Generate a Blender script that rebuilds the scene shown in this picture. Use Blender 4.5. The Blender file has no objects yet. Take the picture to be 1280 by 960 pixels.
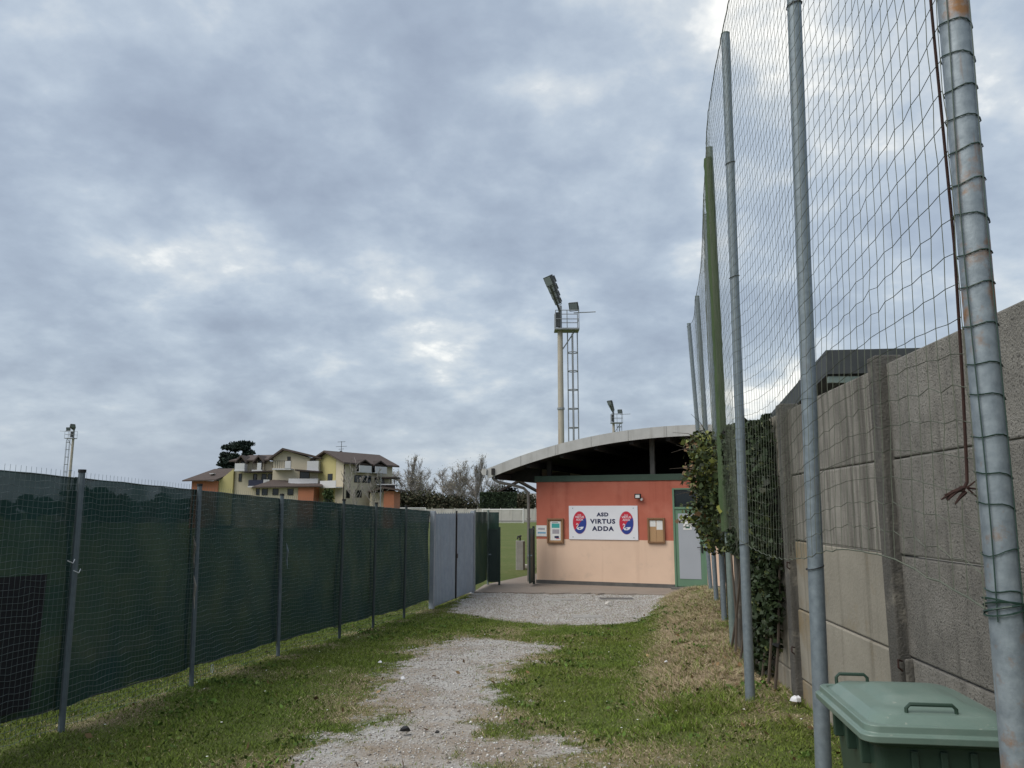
import bpy, math, random
import numpy as np
from mathutils import Vector, Matrix
R = math.radians
random.seed(7); rng = np.random.default_rng(11)
scene = bpy.context.scene
col = scene.collection

# ------------------------------------------------------------------ camera
EYE = 2.0
cam_d = bpy.data.cameras.new('camera'); cam_d.sensor_width = 36; cam_d.lens = 961 / 1280 * 36
cam_d.clip_start = .05; cam_d.clip_end = 3000
cam = bpy.data.objects.new('camera', cam_d); col.objects.link(cam)
cam.location = (0, 0, EYE); cam.rotation_euler = (R(90 + 9.3366), 0, 0)
scene.camera = cam

# ------------------------------------------------------------------ sky
SUN_EL, SUN_AZ = 50, -122          # azimuth measured from +Y towards +X
w = bpy.data.worlds.new('World'); scene.world = w; w.use_nodes = True
nt = w.node_tree; N = nt.nodes; L = nt.links; N.clear()
def wn(t, **k):
    n = N.new(t)
    for a, b in k.items(): setattr(n, a, b)
    return n
def wmath(op, a, b=None, c=None):
    n = wn('ShaderNodeMath', operation=op)
    for i, q in enumerate((a, b, c)):
        if q is None: continue
        if isinstance(q, (int, float)): n.inputs[i].default_value = q
        else: L.new(q, n.inputs[i])
    return n.outputs[0]
tc = wn('ShaderNodeTexCoord'); sp = wn('ShaderNodeSeparateXYZ'); L.new(tc.outputs['Generated'], sp.inputs[0])
zc = wmath('ADD', wmath('MAXIMUM', sp.outputs[2], 0.0), .34)
cx = wmath('DIVIDE', sp.outputs[0], zc); cy = wmath('DIVIDE', sp.outputs[1], zc)
cb = wn('ShaderNodeCombineXYZ'); L.new(cx, cb.inputs[0]); L.new(cy, cb.inputs[1])
def wnoise(scale, detail, rough, dist, off):
    mp = wn('ShaderNodeMapping'); L.new(cb.outputs[0], mp.inputs[0]); mp.inputs['Location'].default_value = off
    n = wn('ShaderNodeTexNoise'); L.new(mp.outputs[0], n.inputs['Vector'])
    n.inputs['Scale'].default_value = scale; n.inputs['Detail'].default_value = detail
    n.inputs['Roughness'].default_value = rough; n.inputs['Distortion'].default_value = dist
    return n.outputs[0]
big = wnoise(1.05, 3, .5, .15, (6.1, 4.4, 2))
mid = wnoise(3.6, 6, .56, .15, (2.2, 7.1, 6))
fine = wnoise(10.0, 5, .55, .1, (1.2, 7.4, 5))
mix0 = wmath('ADD', wmath('MULTIPLY', big, .48), wmath('ADD', wmath('MULTIPLY', mid, .37), wmath('MULTIPLY', fine, .15)))
haze_f = wn('ShaderNodeMapRange'); haze_f.interpolation_type = 'SMOOTHSTEP'; L.new(sp.outputs[2], haze_f.inputs[0]); haze_f.inputs[1].default_value = -.03; haze_f.inputs[2].default_value = .15
mix1 = wmath('ADD', wmath('MULTIPLY', wmath('SUBTRACT', mix0, .50), haze_f.outputs[0]), .485)     # clouds melt into even grey at the horizon
ramp = wn('ShaderNodeValToRGB'); L.new(mix1, ramp.inputs[0])
els = ramp.color_ramp.elements
stops = [(.38, (.232, .275, .350)), (.455, (.292, .345, .422)), (.51, (.365, .422, .492)), (.555, (.485, .525, .56)), (.60, (.80, .795, .76))]
els[0].position, els[0].color = stops[0][0], (*stops[0][1], 1)
els[1].position, els[1].color = stops[-1][0], (*stops[-1][1], 1)
for p, c in stops[1:-1]:
    e = els.new(p); e.color = (*c, 1)
sky = wn('ShaderNodeTexSky', sky_type='NISHITA'); sky.sun_disc = False
sky.sun_elevation = R(SUN_EL); sky.sun_rotation = R(SUN_AZ); sky.air_density = 1.4; sky.dust_density = 3
bg_s = wn('ShaderNodeBackground'); L.new(sky.outputs[0], bg_s.inputs[0]); bg_s.inputs[1].default_value = .08
bg_c = wn('ShaderNodeBackground'); L.new(ramp.outputs[0], bg_c.inputs[0]); bg_c.inputs[1].default_value = .80
mx = wn('ShaderNodeMixShader'); mx.inputs[0].default_value = .88
L.new(bg_s.outputs[0], mx.inputs[1]); L.new(bg_c.outputs[0], mx.inputs[2])
wo = wn('ShaderNodeOutputWorld'); L.new(mx.outputs[0], wo.inputs[0])

# ------------------------------------------------------------------ sun behind the clouds
sd = bpy.data.lights.new('sun', 'SUN'); sd.energy = 1.5; sd.angle = R(50); sd.color = (1, .95, .87)
sun = bpy.data.objects.new('sun', sd); col.objects.link(sun)
sv = Vector((math.sin(R(SUN_AZ)) * math.cos(R(SUN_EL)), math.cos(R(SUN_AZ)) * math.cos(R(SUN_EL)), math.sin(R(SUN_EL))))
sun.rotation_euler = (-sv).to_track_quat('-Z', 'Y').to_euler(); sun.location = (0, 0, 60)
vs = scene.view_settings
vs.view_transform = 'Standard'; vs.look = 'None'; vs.exposure = 0.85; vs.gamma = 1; vs.use_curve_mapping = False
scene.render.engine = 'CYCLES'
scene.cycles.transparent_max_bounces = 24; scene.cycles.max_bounces = 6

# ================================================================== helpers
def mat(name, c1, c2=None, rough=.8, metal=0., scale=8., stretch=(1, 1, 1), detail=5, bump=0., bscale=60., spec=.4,
        stain=None, stain_scale=1.5, stain_lo=.5, stain_hi=.7, rand=0., streak=None, attr=None, coord='Object', speck=None):
    m = bpy.data.materials.new(name); m.use_nodes = True
    n = m.node_tree.nodes; l = m.node_tree.links; b = n['Principled BSDF']
    b.inputs['Roughness'].default_value = rough; b.inputs['Metallic'].default_value = metal
    b.inputs['Specular IOR Level'].default_value = spec
    tcn = n.new('ShaderNodeTexCoord')
    def noise(sc, st=(1, 1, 1), d=5, ro=.6):
        mp = n.new('ShaderNodeMapping'); l.new(tcn.outputs[coord], mp.inputs[0]); mp.inputs['Scale'].default_value = st
        t = n.new('ShaderNodeTexNoise'); l.new(mp.outputs[0], t.inputs['Vector'])
        t.inputs['Scale'].default_value = sc; t.inputs['Detail'].default_value = d; t.inputs['Roughness'].default_value = ro
        return t.outputs[0]
    def rampf(f, lo, hi):
        r = n.new('ShaderNodeMapRange'); l.new(f, r.inputs[0]); r.inputs[1].default_value = lo; r.inputs[2].default_value = hi
        return r.outputs[0]
    def mixc(f, a, bb):
        k = n.new('ShaderNodeMix'); k.data_type = 'RGBA'
        if isinstance(f, float): k.inputs[0].default_value = f
        else: l.new(f, k.inputs[0])
        for s, q in ((6, a), (7, bb)):
            if isinstance(q, tuple): k.inputs[s].default_value = (*q, 1)
            else: l.new(q, k.inputs[s])
        return k.outputs[2]
    if attr:
        an = n.new('ShaderNodeAttribute'); an.attribute_name = attr
        c = an.outputs['Color']
        if c2 is not None: c = mixc(rampf(noise(scale, stretch, detail), .3, .7), c, c2)
    elif c2 is not None:
        c = mixc(rampf(noise(scale, stretch, detail), .3, .7), c1, c2)
    else:
        c = mixc(0.0, c1, c1)
    if streak:
        c = mixc(rampf(noise(streak[1], (streak[2], streak[2], .12), 4), streak[3], streak[4]), c, streak[0])
    if stain: c = mixc(rampf(noise(stain_scale, (1, 1, 1), 6, .65), stain_lo, stain_hi), c, stain)
    if speck: c = mixc(rampf(noise(speck[1], (1, 1, 1), 2, .5), speck[2], speck[2] + .06), c, speck[0])
    if rand:
        oi = n.new('ShaderNodeObjectInfo'); hs = n.new('ShaderNodeHueSaturation')
        r = n.new('ShaderNodeMapRange'); l.new(oi.outputs['Random'], r.inputs[0]); r.inputs[3].default_value = 1 - rand; r.inputs[4].default_value = 1 + rand
        l.new(r.outputs[0], hs.inputs['Value']); l.new(c, hs.inputs['Color']); c = hs.outputs[0]
    l.new(c, b.inputs['Base Color'])
    if bump:
        bn = n.new('ShaderNodeBump'); bn.inputs['Strength'].default_value = bump; bn.inputs['Distance'].default_value = .02
        l.new(noise(bscale, (1, 1, 1), 4), bn.inputs['Height']); l.new(bn.outputs[0], b.inputs['Normal'])
    return m

def tag(o, label=None, cat=None, group=None, kind=None):
    if label: o['label'] = label
    if cat: o['category'] = cat
    if group: o['group'] = group
    if kind: o['kind'] = kind
    return o
def thing(name, label, cat, loc=(0, 0, 0), rz=0., group=None):
    o = bpy.data.objects.new(name, None); o.empty_display_size = .2; col.objects.link(o)
    o.location = loc; o.rotation_euler = (0, 0, rz)
    return tag(o, label, cat, group)

class MB:
    def __init__(s): s.v = []; s.f = []
    def add(s, vs, fs):
        b = len(s.v); s.v += [tuple(p) for p in vs]; s.f += [tuple(b + i for i in f) for f in fs]; return s
    def box(s, x0, x1, y0, y1, z0, z1, M=None):
        vs = [Vector((x, y, z)) for z in (z0, z1) for y in (y0, y1) for x in (x0, x1)]
        if M is not None: vs = [M @ p for p in vs]
        return s.add(vs, [(0, 2, 3, 1), (4, 5, 7, 6), (0, 1, 5, 4), (2, 6, 7, 3), (0, 4, 6, 2), (1, 3, 7, 5)])
    def tube(s, pts, r, n=6, cap=True):
        pts = [Vector(p) for p in pts]; m = len(pts); rr = r if isinstance(r, (list, tuple)) else [r] * m
        b = len(s.v); up = None
        for i, p in enumerate(pts):
            t = (pts[min(i + 1, m - 1)] - pts[max(i - 1, 0)])
            t = t.normalized() if t.length > 1e-9 else Vector((0, 0, 1))
            if up is None: up = Vector((1, 0, 0)) if abs(t.x) < .8 else Vector((0, 1, 0))
            a = (up - t * up.dot(t)); a = a.normalized() if a.length > 1e-6 else t.orthogonal().normalized()
            c = t.cross(a); up = a
            for k in range(n):
                q = 2 * math.pi * k / n
                s.v.append(tuple(p + (a * math.cos(q) + c * math.sin(q)) * rr[i]))
        for i in range(m - 1):
            for k in range(n):
                k2 = (k + 1) % n
                s.f.append((b + i * n + k, b + i * n + k2, b + (i + 1) * n + k2, b + (i + 1) * n + k))
        if cap and n > 2:
            s.f.append(tuple(b + k for k in reversed(range(n)))); s.f.append(tuple(b + (m - 1) * n + k for k in range(n)))
        return s
    def prism(s, poly, y0, y1):        # poly in (x, z), extruded along y
        n = len(poly)
        vs = [(x, y0, z) for x, z in poly] + [(x, y1, z) for x, z in poly]
        fs = [tuple(range(n)), tuple(reversed(range(n, 2 * n)))] + [(i, n + i, n + (i + 1) % n, (i + 1) % n) for i in range(n)]
        return s.add(vs, fs)
    def slab(s, poly, z0, z1):         # poly in (x, y), extruded along z
        n = len(poly)
        vs = [(x, y, z0) for x, y in poly] + [(x, y, z1) for x, y in poly]
        fs = [tuple(reversed(range(n))), tuple(range(n, 2 * n))] + [(i, (i + 1) % n, n + (i + 1) % n, n + i) for i in range(n)]
        return s.add(vs, fs)
    def build(s, name, m, parent=None, smooth=False, bevel=0., fix=True):
        me = bpy.data.meshes.new(name); me.from_pydata(s.v, [], s.f)
        if fix:
            import bmesh
            bm = bmesh.new(); bm.from_mesh(me); bmesh.ops.recalc_face_normals(bm, faces=bm.faces); bm.to_mesh(me); bm.free()
        me.materials.append(m)
        if smooth: me.polygons.foreach_set('use_smooth', [True] * len(me.polygons))
        o = bpy.data.objects.new(name, me); col.objects.link(o); o.parent = parent
        if smooth:
            try: me.set_sharp_from_angle(angle=R(40))
            except Exception: pass
        if bevel:
            bv = o.modifiers.new('bevel', 'BEVEL'); bv.width = bevel; bv.segments = 2; bv.limit_method = 'ANGLE'
        return o
def npmesh(name, V, F, m, parent=None, tint=None):
    me = bpy.data.meshes.new(name); k = F.shape[1]
    me.vertices.add(len(V)); me.vertices.foreach_set('co', V.astype(np.float32).ravel())
    me.loops.add(F.size); me.loops.foreach_set('vertex_index', F.astype(np.int32).ravel())
    me.polygons.add(len(F)); me.polygons.foreach_set('loop_start', np.arange(0, F.size, k, dtype=np.int32))
    if tint is not None:
        a = me.attributes.new('tint', 'FLOAT_COLOR', 'POINT')
        a.data.foreach_set('color', np.concatenate([tint, np.ones((len(tint), 1))], 1).astype(np.float32).ravel())
    me.update(calc_edges=True); me.materials.append(m)
    o = bpy.data.objects.new(name, me); col.objects.link(o); o.parent = parent
    return o
def leaves(name, P, size, m, parent=None, tints=None, aspect=1.6, droop=0.):
    """leaf-shaped rhombs at points P"""
    n = len(P); size = np.broadcast_to(size, (n,))
    a = rng.normal(size=(n, 3)); a[:, 2] -= droop; a /= np.linalg.norm(a, axis=1)[:, None]
    b = rng.normal(size=(n, 3)); b -= a * (a * b).sum(1)[:, None]; b /= np.linalg.norm(b, axis=1)[:, None]
    nn = np.cross(a, b)
    h = size[:, None]
    V = np.stack([P - a * h * .5 * aspect, P + b * h * .5 + nn * h * .12, P + a * h * .5 * aspect, P - b * h * .5 + nn * h * .12], 1).reshape(-1, 3)
    F = np.arange(4 * n).reshape(n, 4)
    T = None
    if tints is not None: T = np.repeat(tints, 4, axis=0)
    return npmesh(name, V, F, m, parent, T)
def pick(colors, n, jit=.25):
    c = np.array(colors)[rng.integers(0, len(colors), n)]
    return np.clip(c * (1 + jit * rng.normal(size=(n, 1))), .004, .9)
_font = None
def text(name, s, size, m, parent, loc, rx=90, sx=1., bold=0., align='CENTER', sp=1.):
    cu = bpy.data.curves.new(name, 'FONT'); cu.body = s; cu.size = size; cu.offset = bold; cu.extrude = .0005; cu.space_character = sp
    cu.align_x = align; cu.align_y = 'CENTER'; cu.resolution_u = 3
    t = bpy.data.objects.new(name, cu); col.objects.link(t)
    dg = bpy.context.evaluated_depsgraph_get(); me = bpy.data.meshes.new_from_object(t.evaluated_get(dg))
    bpy.data.objects.remove(t); me.materials.clear(); me.materials.append(m)
    o = bpy.data.objects.new(name, me); col.objects.link(o); o.parent = parent
    o.location = loc; o.rotation_euler = (R(rx), 0, 0); o.scale = (sx, 1, 1)
    return o
def copy_tree(o, parent=None):
    c = o.copy(); col.objects.link(c); c.parent = parent
    for ch in o.children: copy_tree(ch, c)
    return c
TH = R(9.3366); CT, ST = math.cos(TH), math.sin(TH)
def at(u, v, D):                      # photo measurement -> place at ground distance D
    a = (u - 640) / 961; b = (480 - v) / 961; fy = CT - b * ST
    return Vector((a / fy * D, D, EYE + (ST + b * CT) / fy * D))

# value noise for masks
_lat = rng.random((256, 256))
def vnoise(x, y, s):
    x = np.asarray(x) * s + 100.3; y = np.asarray(y) * s + 57.7
    i = np.floor(x).astype(int); j = np.floor(y).astype(int); u = x - i; v = y - j
    u = u * u * (3 - 2 * u); v = v * v * (3 - 2 * v)
    g = lambda a, b: _lat[a % 256, b % 256]
    return (g(i, j) * (1 - u) + g(i + 1, j) * u) * (1 - v) + (g(i, j + 1) * (1 - u) + g(i + 1, j + 1) * u) * v
def fbm(x, y, s, o=4):
    t = 0; a = .5; tot = 0
    for k in range(o): t = t + a * vnoise(x, y, s * 2 ** k); tot += a; a *= .55
    return t / tot
def sstep(a, b, x):
    t = np.clip((x - a) / (b - a), 0, 1); return t * t * (3 - 2 * t)

# ================================================================== materials
M = {}
M['galv'] = mat('galvanised_steel', (.23, .275, .305), (.155, .19, .22), rough=.55, metal=.35, scale=26, stain=(.19, .21, .23), stain_scale=5, stain_lo=.55, stain_hi=.75, bump=.05, bscale=120)
M['galv_rust'] = mat('galvanised_steel_rusting', (.29, .335, .37), (.18, .215, .245), rough=.55, metal=.35, scale=30, stain=(.27, .14, .06), stain_scale=4, stain_lo=.545, stain_hi=.64, streak=((.24, .14, .08), 8, 2.2, .57, .66), bump=.08, bscale=120)
M['galv_green'] = mat('weathered_steel_greenish', (.20, .25, .23), (.14, .18, .17), rough=.65, metal=.2, scale=14)
M['post'] = mat('dull_fence_post', (.135, .165, .185), (.10, .125, .142), rough=.6, metal=.3, scale=14, stain=(.08,.10,.11), stain_scale=4, stain_lo=.55, stain_hi=.75)
M['post_dark'] = mat('dark_fence_post', (.045, .06, .062), (.06, .08, .085), rough=.6, metal=.2, scale=8)
M['wire'] = mat('dark_zinc_wire', (.14, .175, .175), rough=.5, metal=.4)
M['net'] = mat('green_cord', (.075, .092, .07), (.11, .12, .09), rough=.85, scale=3)
M['gnet'] = mat('gathered_green_net', (.045, .080, .032), (.075, .11, .05), rough=.9, scale=30, stretch=(3, 3, .15), bump=.5, bscale=60)
M['tie'] = mat('green_coated_wire', (.018, .045, .035), rough=.45)
M['rust'] = mat('rusty_cable', (.026, .013, .011), (.045, .019, .014), rough=.9, scale=60, bump=.4, bscale=300)
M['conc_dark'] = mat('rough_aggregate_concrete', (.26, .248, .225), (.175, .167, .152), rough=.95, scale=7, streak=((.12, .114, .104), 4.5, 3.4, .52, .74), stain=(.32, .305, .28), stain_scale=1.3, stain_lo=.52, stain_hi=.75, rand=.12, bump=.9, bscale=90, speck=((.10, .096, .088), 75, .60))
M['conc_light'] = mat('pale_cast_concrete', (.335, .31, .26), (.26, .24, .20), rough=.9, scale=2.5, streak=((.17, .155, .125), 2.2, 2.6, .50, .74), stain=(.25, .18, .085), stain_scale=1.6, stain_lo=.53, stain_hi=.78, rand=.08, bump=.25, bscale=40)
M['conc_pillar'] = mat('weathered_concrete_pillar', (.135, .128, .115), (.075, .072, .066), rough=.95, scale=5, streak=((.06, .058, .054), 4, 3, .5, .7), stain=(.28, .26, .22), stain_scale=2.5, stain_lo=.55, stain_hi=.7, rand=.1, bump=.6, bscale=60)
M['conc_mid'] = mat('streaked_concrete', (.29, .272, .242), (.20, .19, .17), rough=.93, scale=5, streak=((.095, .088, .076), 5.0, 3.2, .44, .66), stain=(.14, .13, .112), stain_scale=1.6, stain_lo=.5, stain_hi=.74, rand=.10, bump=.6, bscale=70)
M['conc_far'] = mat('whitewashed_concrete', (.50, .48, .45), (.42, .40, .37), rough=.9, scale=.8, streak=((.22, .21, .19), .6, 2, .52, .7), rand=.06)
M['conc'] = mat('grey_concrete', (.33, .32, .30), (.25, .24, .225), rough=.9, scale=6, bump=.2)
M['red'] = mat('brick_red_plaster', (.47, .145, .095), (.42, .122, .08), rough=.9, scale=1.6, streak=((.34, .088, .058), 1.6, 2.2, .54, .78), stain=(.50, .18, .125), stain_scale=.9, stain_lo=.5, stain_hi=.75, bump=.12, bscale=120)
M['peach'] = mat('peach_plaster', (.72, .53, .40), (.66, .48, .36), rough=.9, scale=1.4, streak=((.60, .42, .31), 1.5, 2, .55, .75), stain=(.58, .43, .33), stain_scale=2.2, stain_lo=.56, stain_hi=.74, bump=.12, bscale=120)
M['plinth'] = mat('dark_plinth', (.085, .083, .08), (.13, .125, .118), rough=.9, scale=5)
M['green'] = mat('green_paint', (.13, .235, .15), (.115, .205, .135), rough=.5, scale=4)
M['green_beam'] = mat('dark_green_beam', (.05, .085, .06), (.04, .07, .05), rough=.6, scale=3)
M['door_panel'] = mat('grey_door_panel', (.36, .385, .42), (.33, .355, .39), rough=.45, scale=2)
M['fascia'] = mat('aluminium_fascia', (.44, .44, .43), (.36, .36, .35), rough=.55, metal=.1, scale=3, streak=((.28, .275, .26), 2.5, 2, .52, .72), rand=.05)
M['roofm'] = mat('roof_sheet', (.30, .30, .30), (.24, .24, .24), rough=.6, scale=2)
M['timber_attic_shade'] = mat('dark_timber_attic_shade', (.028, .026, .025), (.018, .017, .017), rough=.9, scale=6)  # dark roof timber, also the painted shade of the attic interior
M['pipe'] = mat('grey_brown_downpipe', (.20, .185, .165), (.15, .14, .13), rough=.6, scale=6)
M['glass_dark'] = mat('dark_glass', (.012, .018, .02), rough=.12, spec=.5)
M['white'] = mat('white_board', (.72, .73, .76), (.68, .69, .73), rough=.5, scale=2)
M['paper'] = mat('paper', (.72, .72, .70), (.64, .64, .62), rough=.8, scale=20)
M['ink'] = mat('navy_ink', (.012, .016, .065), rough=.6)
M['black'] = mat('black_plastic', (.012, .012, .013), rough=.5)
M['grey_ink'] = mat('grey_print', (.22, .20, .24), (.45, .43, .45), rough=.8, scale=70, stretch=(1, 1, 3))
M['ered'] = mat('emblem_red', (.50, .022, .045), rough=.5)
M['eblue'] = mat('emblem_blue', (.022, .045, .24), rough=.5)
M['epink'] = mat('emblem_outline', (.55, .30, .36), rough=.5)
M['ewhite'] = mat('emblem_white', (.72, .72, .76), rough=.5)
M['teal'] = mat('teal_print', (.04, .30, .33), (.06, .36, .30), rough=.7, scale=30)
M['cyan'] = mat('blue_print', (.06, .22, .42), (.30, .50, .62), rough=.7, scale=25, stretch=(1, 1, 4))
M['wood'] = mat('varnished_wood_frame', (.25, .135, .065), (.17, .09, .045), rough=.5, scale=14, stretch=(1, 1, .2))
M['cork'] = mat('cork_board', (.44, .28, .15), (.37, .23, .12), rough=.9, scale=50)
M['icon'] = mat('dark_green_icon', (.03, .09, .06), rough=.6)
M['lamp_glass'] = mat('lamp_glass', (.6, .62, .62), rough=.2)
M['bin'] = mat('green_bin_plastic', (.030, .060, .042), (.024, .050, .036), rough=.45, scale=6)
M['lid'] = mat('faded_green_lid', (.15, .21, .18), (.115, .175, .148), rough=.36, scale=4, stain=(.165, .215, .185), stain_scale=5, stain_lo=.5, stain_hi=.75, speck=((.22, .26, .22), 45, .70))
M['gate'] = mat('galvanised_sheet', (.34, .395, .45), (.27, .32, .38), rough=.55, metal=.25, scale=5, streak=((.30, .34, .38), 3, 2.5, .52, .72))
M['gate_frame'] = mat('pale_gate_frame', (.32, .36, .40), (.25, .28, .32), rough=.6, metal=.2, scale=9)
M['dkgreen'] = mat('dark_green_metal', (.010, .024, .020), (.014, .030, .026), rough=.5, scale=5)
M['blackcloth'] = mat('black_sheet', (.006, .006, .010), (.009, .009, .013), rough=.8, scale=5)
M['tower'] = mat('tower_galvanised', (.30, .32, .34), (.22, .235, .25), rough=.6, metal=.3, scale=2)
M['tower_pole'] = mat('cream_tower_pole', (.42, .385, .32), (.35, .32, .27), rough=.7, scale=1.5, streak=((.25, .15, .09), 2.5, 2, .58, .7))
M['flood'] = mat('floodlight_housing', (.075, .08, .082), (.05, .055, .058), rough=.5, metal=.3, scale=5)
M['floodglass'] = mat('floodlight_glass', (.20, .23, .25), rough=.15)
M['goal'] = mat('white_goal_paint', (.75, .75, .74), rough=.5)
M['bark'] = mat('bark', (.10, .08, .062), (.065, .052, .042), rough=.95, scale=6, stretch=(3, 3, .4))
M['bark_pale'] = mat('pale_bare_twigs', (.33, .30, .275), (.26, .235, .215), rough=.95, scale=3)
M['leaf'] = mat('leaf', (.05, .08, .03), rough=.75, attr='tint', spec=.15)
M['leafgloss'] = mat('ivy_leaf', (.05, .08, .03), rough=.5, attr='tint', spec=.22)
M['grass'] = mat('grass_blade', (.07, .1, .02), rough=.75, attr='tint', spec=.15)
M['stone'] = mat('pebble', (.3, .29, .28), rough=.9, attr='tint', spec=.2)
M['hcream'] = mat('cream_render', (.55, .49, .375), (.48, .43, .33), rough=.9, scale=.5)
M['hyellow'] = mat('yellow_render', (.47, .42, .20), (.42, .37, .17), rough=.9, scale=.5)
M['horange'] = mat('orange_render', (.43, .17, .095), (.37, .145, .08), rough=.9, scale=.7)
M['hroof'] = mat('brown_roof_tiles', (.092, .070, .062), (.066, .052, .047), rough=.9, scale=2.5, stretch=(1, 1, 4))
M['hwhite'] = mat('house_white', (.56, .56, .57), (.50, .50, .52), rough=.8, scale=1)
M['hdark'] = mat('house_dark_wood', (.045, .032, .028), (.03, .023, .02), rough=.8, scale=3)
M['hnavy'] = mat('navy_balcony_cloth', (.035, .04, .07), rough=.9)
M['daisy'] = mat('white_petal', (.75, .75, .72), rough=.8)

# ================================================================== terrain
PL = [(2.05, 1.25), (4.2, 1.60), (6.76, 2.0), (9.48, 2.61), (11.63, 3.09), (13.95, 3.57), (15.96, 3.97)]   # (y, x) of the net poles
PY = [-4] + [p[0] for p in PL] + [22]; PX = [.25] + [p[1] for p in PL] + [5.1]
def base_z(y):
    a = np.clip(.47 - .03 * y, -3, .55); b = -.03
    return .5 * (a + b + np.sqrt((a - b) ** 2 + .0025))
def gz(x, y):
    x = np.asarray(x, float); y = np.asarray(y, float)
    xp = np.interp(y, PY, PX)
    rise = np.interp(y, [0, 4, 6.76, 9.5, 11.6, 14, 16, 17.6, 19.0], [.02, .05, .14, .23, .30, .37, .40, .31, 0])
    bk_ = sstep(xp - 1.45, xp - .15, x); z = base_z(y) + rise * bk_ * (1 + .35 * (fbm(x + 4, y + 9, 2.4, 3) - .5))
    near = (np.abs(x) < 8) & (y > -2) & (y < 24)
    z = z + np.where(near, .045 * (fbm(x, y, 1.1, 3) - .5) * sstep(20.3, 18.5, y), 0)
    return np.where(y > 24, -.05 - .2 * sstep(24, 120, y), z)

def poly_sd(x, y, poly):              # >0 inside
    x = np.asarray(x, float); y = np.asarray(y, float)
    d = np.full(x.shape, 1e9); ins = np.zeros(x.shape, bool); n = len(poly)
    for i in range(n):
        ax, ay = poly[i]; bx, by = poly[(i + 1) % n]; ex, ey = bx - ax, by - ay
        t = np.clip(((x - ax) * ex + (y - ay) * ey) / (ex * ex + ey * ey), 0, 1)
        d = np.minimum(d, np.hypot(x - ax - t * ex, y - ay - t * ey))
        c = ((ay > y) != (by > y)) & (x < ex * (y - ay) / (ey if ey else 1e-9) + ax)
        ins ^= c
    return np.where(ins, d, -d)
PLAZA = [(-.96, 20.2), (-1.24, 16.5), (-1.2, 15.6), (-.44, 14.7), (.68, 13.6), (1.5, 13.6), (2.26, 14.15), (2.75, 15.5), (3.2, 17.1), (3.75, 18.2), (4.3, 19.4), (4.3, 20.4)]
PATH = [(-1.12, 11.7), (-.72, 12.1), (0, 11.55), (.5, 11.1), (.3, 10.14), (0, 9.37), (-.17, 8.62), (-.28, 7.99), (-.2, 7.27), (.02, 6.68), (.35, 6.07), (.8, 5.75), (1.05, 5.38), (1.1, 4.6), (.6, 2.), (-1.6, 2.), (-1.6, 4.5), (-1.5, 5.47), (-1.42, 5.96), (-1.26, 6.42), (-1.28, 7.12), (-1.5, 7.79), (-1.45, 8.86), (-1.27, 9.95)]
def m_gravel(x, y):
    nz = fbm(x, y, 1.6, 4) - .5; nf = fbm(x, y, 9, 3) - .5
    nh = fbm(x + 3, y + 8, 24, 2) - .5
    a = sstep(-.42, .50, poly_sd(x, y, PATH) + nz * .9 + nf * .65 + nh * .45)
    thin = 1 - .62 * sstep(8.2, 6.0, y) * sstep(.34, .56, fbm(x + 7, y, 1.2, 4) + .10 * sstep(-.6, .3, x))      # trodden soil in the gravel near the camera
    b = sstep(-.22, .20, poly_sd(x, y, PLAZA) + nz * .40 + nf * .45 + nh * .25)
    return np.where(y > 21, 0, np.maximum(a * thin, b))
def m_dry(x, y):
    xp = np.interp(y, PY, PX)
    bank = sstep(-1.35, -.75, x - xp) * sstep(6.3, 7.6, y) * sstep(.30, .50, fbm(x, y, 1.3, 4) + .12)
    right = .6 * sstep(-.9, .2, x - xp) * sstep(.48, .62, fbm(x + 3, y, 1.3, 4))
    neck = .75 * np.exp(-((y - 12.7) / .9) ** 2) * sstep(1.6, .4, np.abs(x - .4)) * sstep(.35, .6, fbm(x, y, 1.7, 4))
    xf = np.interp(y, [2.6, 6.4, 10.35, 16.4], [-4.15, -3.54, -3.0, -1.66])
    foot = .7 * np.exp(-((x - xf - .1) / .3) ** 2) * sstep(.35, .6, fbm(x, y, 2, 3))
    rim = .6 * sstep(-.8, -.1, poly_sd(x, y, PATH)) * sstep(.36, .58, fbm(x + 9, y, 2.2, 4))
    patches = .3 * sstep(.60, .72, fbm(x + 20, y + 5, .8, 4))
    return np.where(y > 21, 0, np.clip(np.maximum.reduce([bank, right, neck, foot, rim, patches]), 0, 1))

xs = np.concatenate([-np.geomspace(900, 5.2, 34), np.arange(-5, 5.2, .05), np.geomspace(5.4, 900, 32)])
ys = np.concatenate([-np.geomspace(300, 2, 16)[:-1], np.arange(-2, 4.2, .3), np.arange(4.2, 20.6, .06), np.geomspace(20.8, 1500, 46)])
gx, gy = np.meshgrid(xs, ys); gzv = gz(gx, gy)
V = np.stack([gx, gy, gzv], -1).reshape(-1, 3); nx, ny = len(xs), len(ys)
idx = np.arange(nx * ny).reshape(ny, nx)
F = np.stack([idx[:-1, :-1], idx[:-1, 1:], idx[1:, 1:], idx[1:, :-1]], -1).reshape(-1, 4)
gmask = np.stack([m_gravel(V[:, 0], V[:, 1]), m_dry(V[:, 0], V[:, 1]), np.zeros(len(V))], 1)

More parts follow.
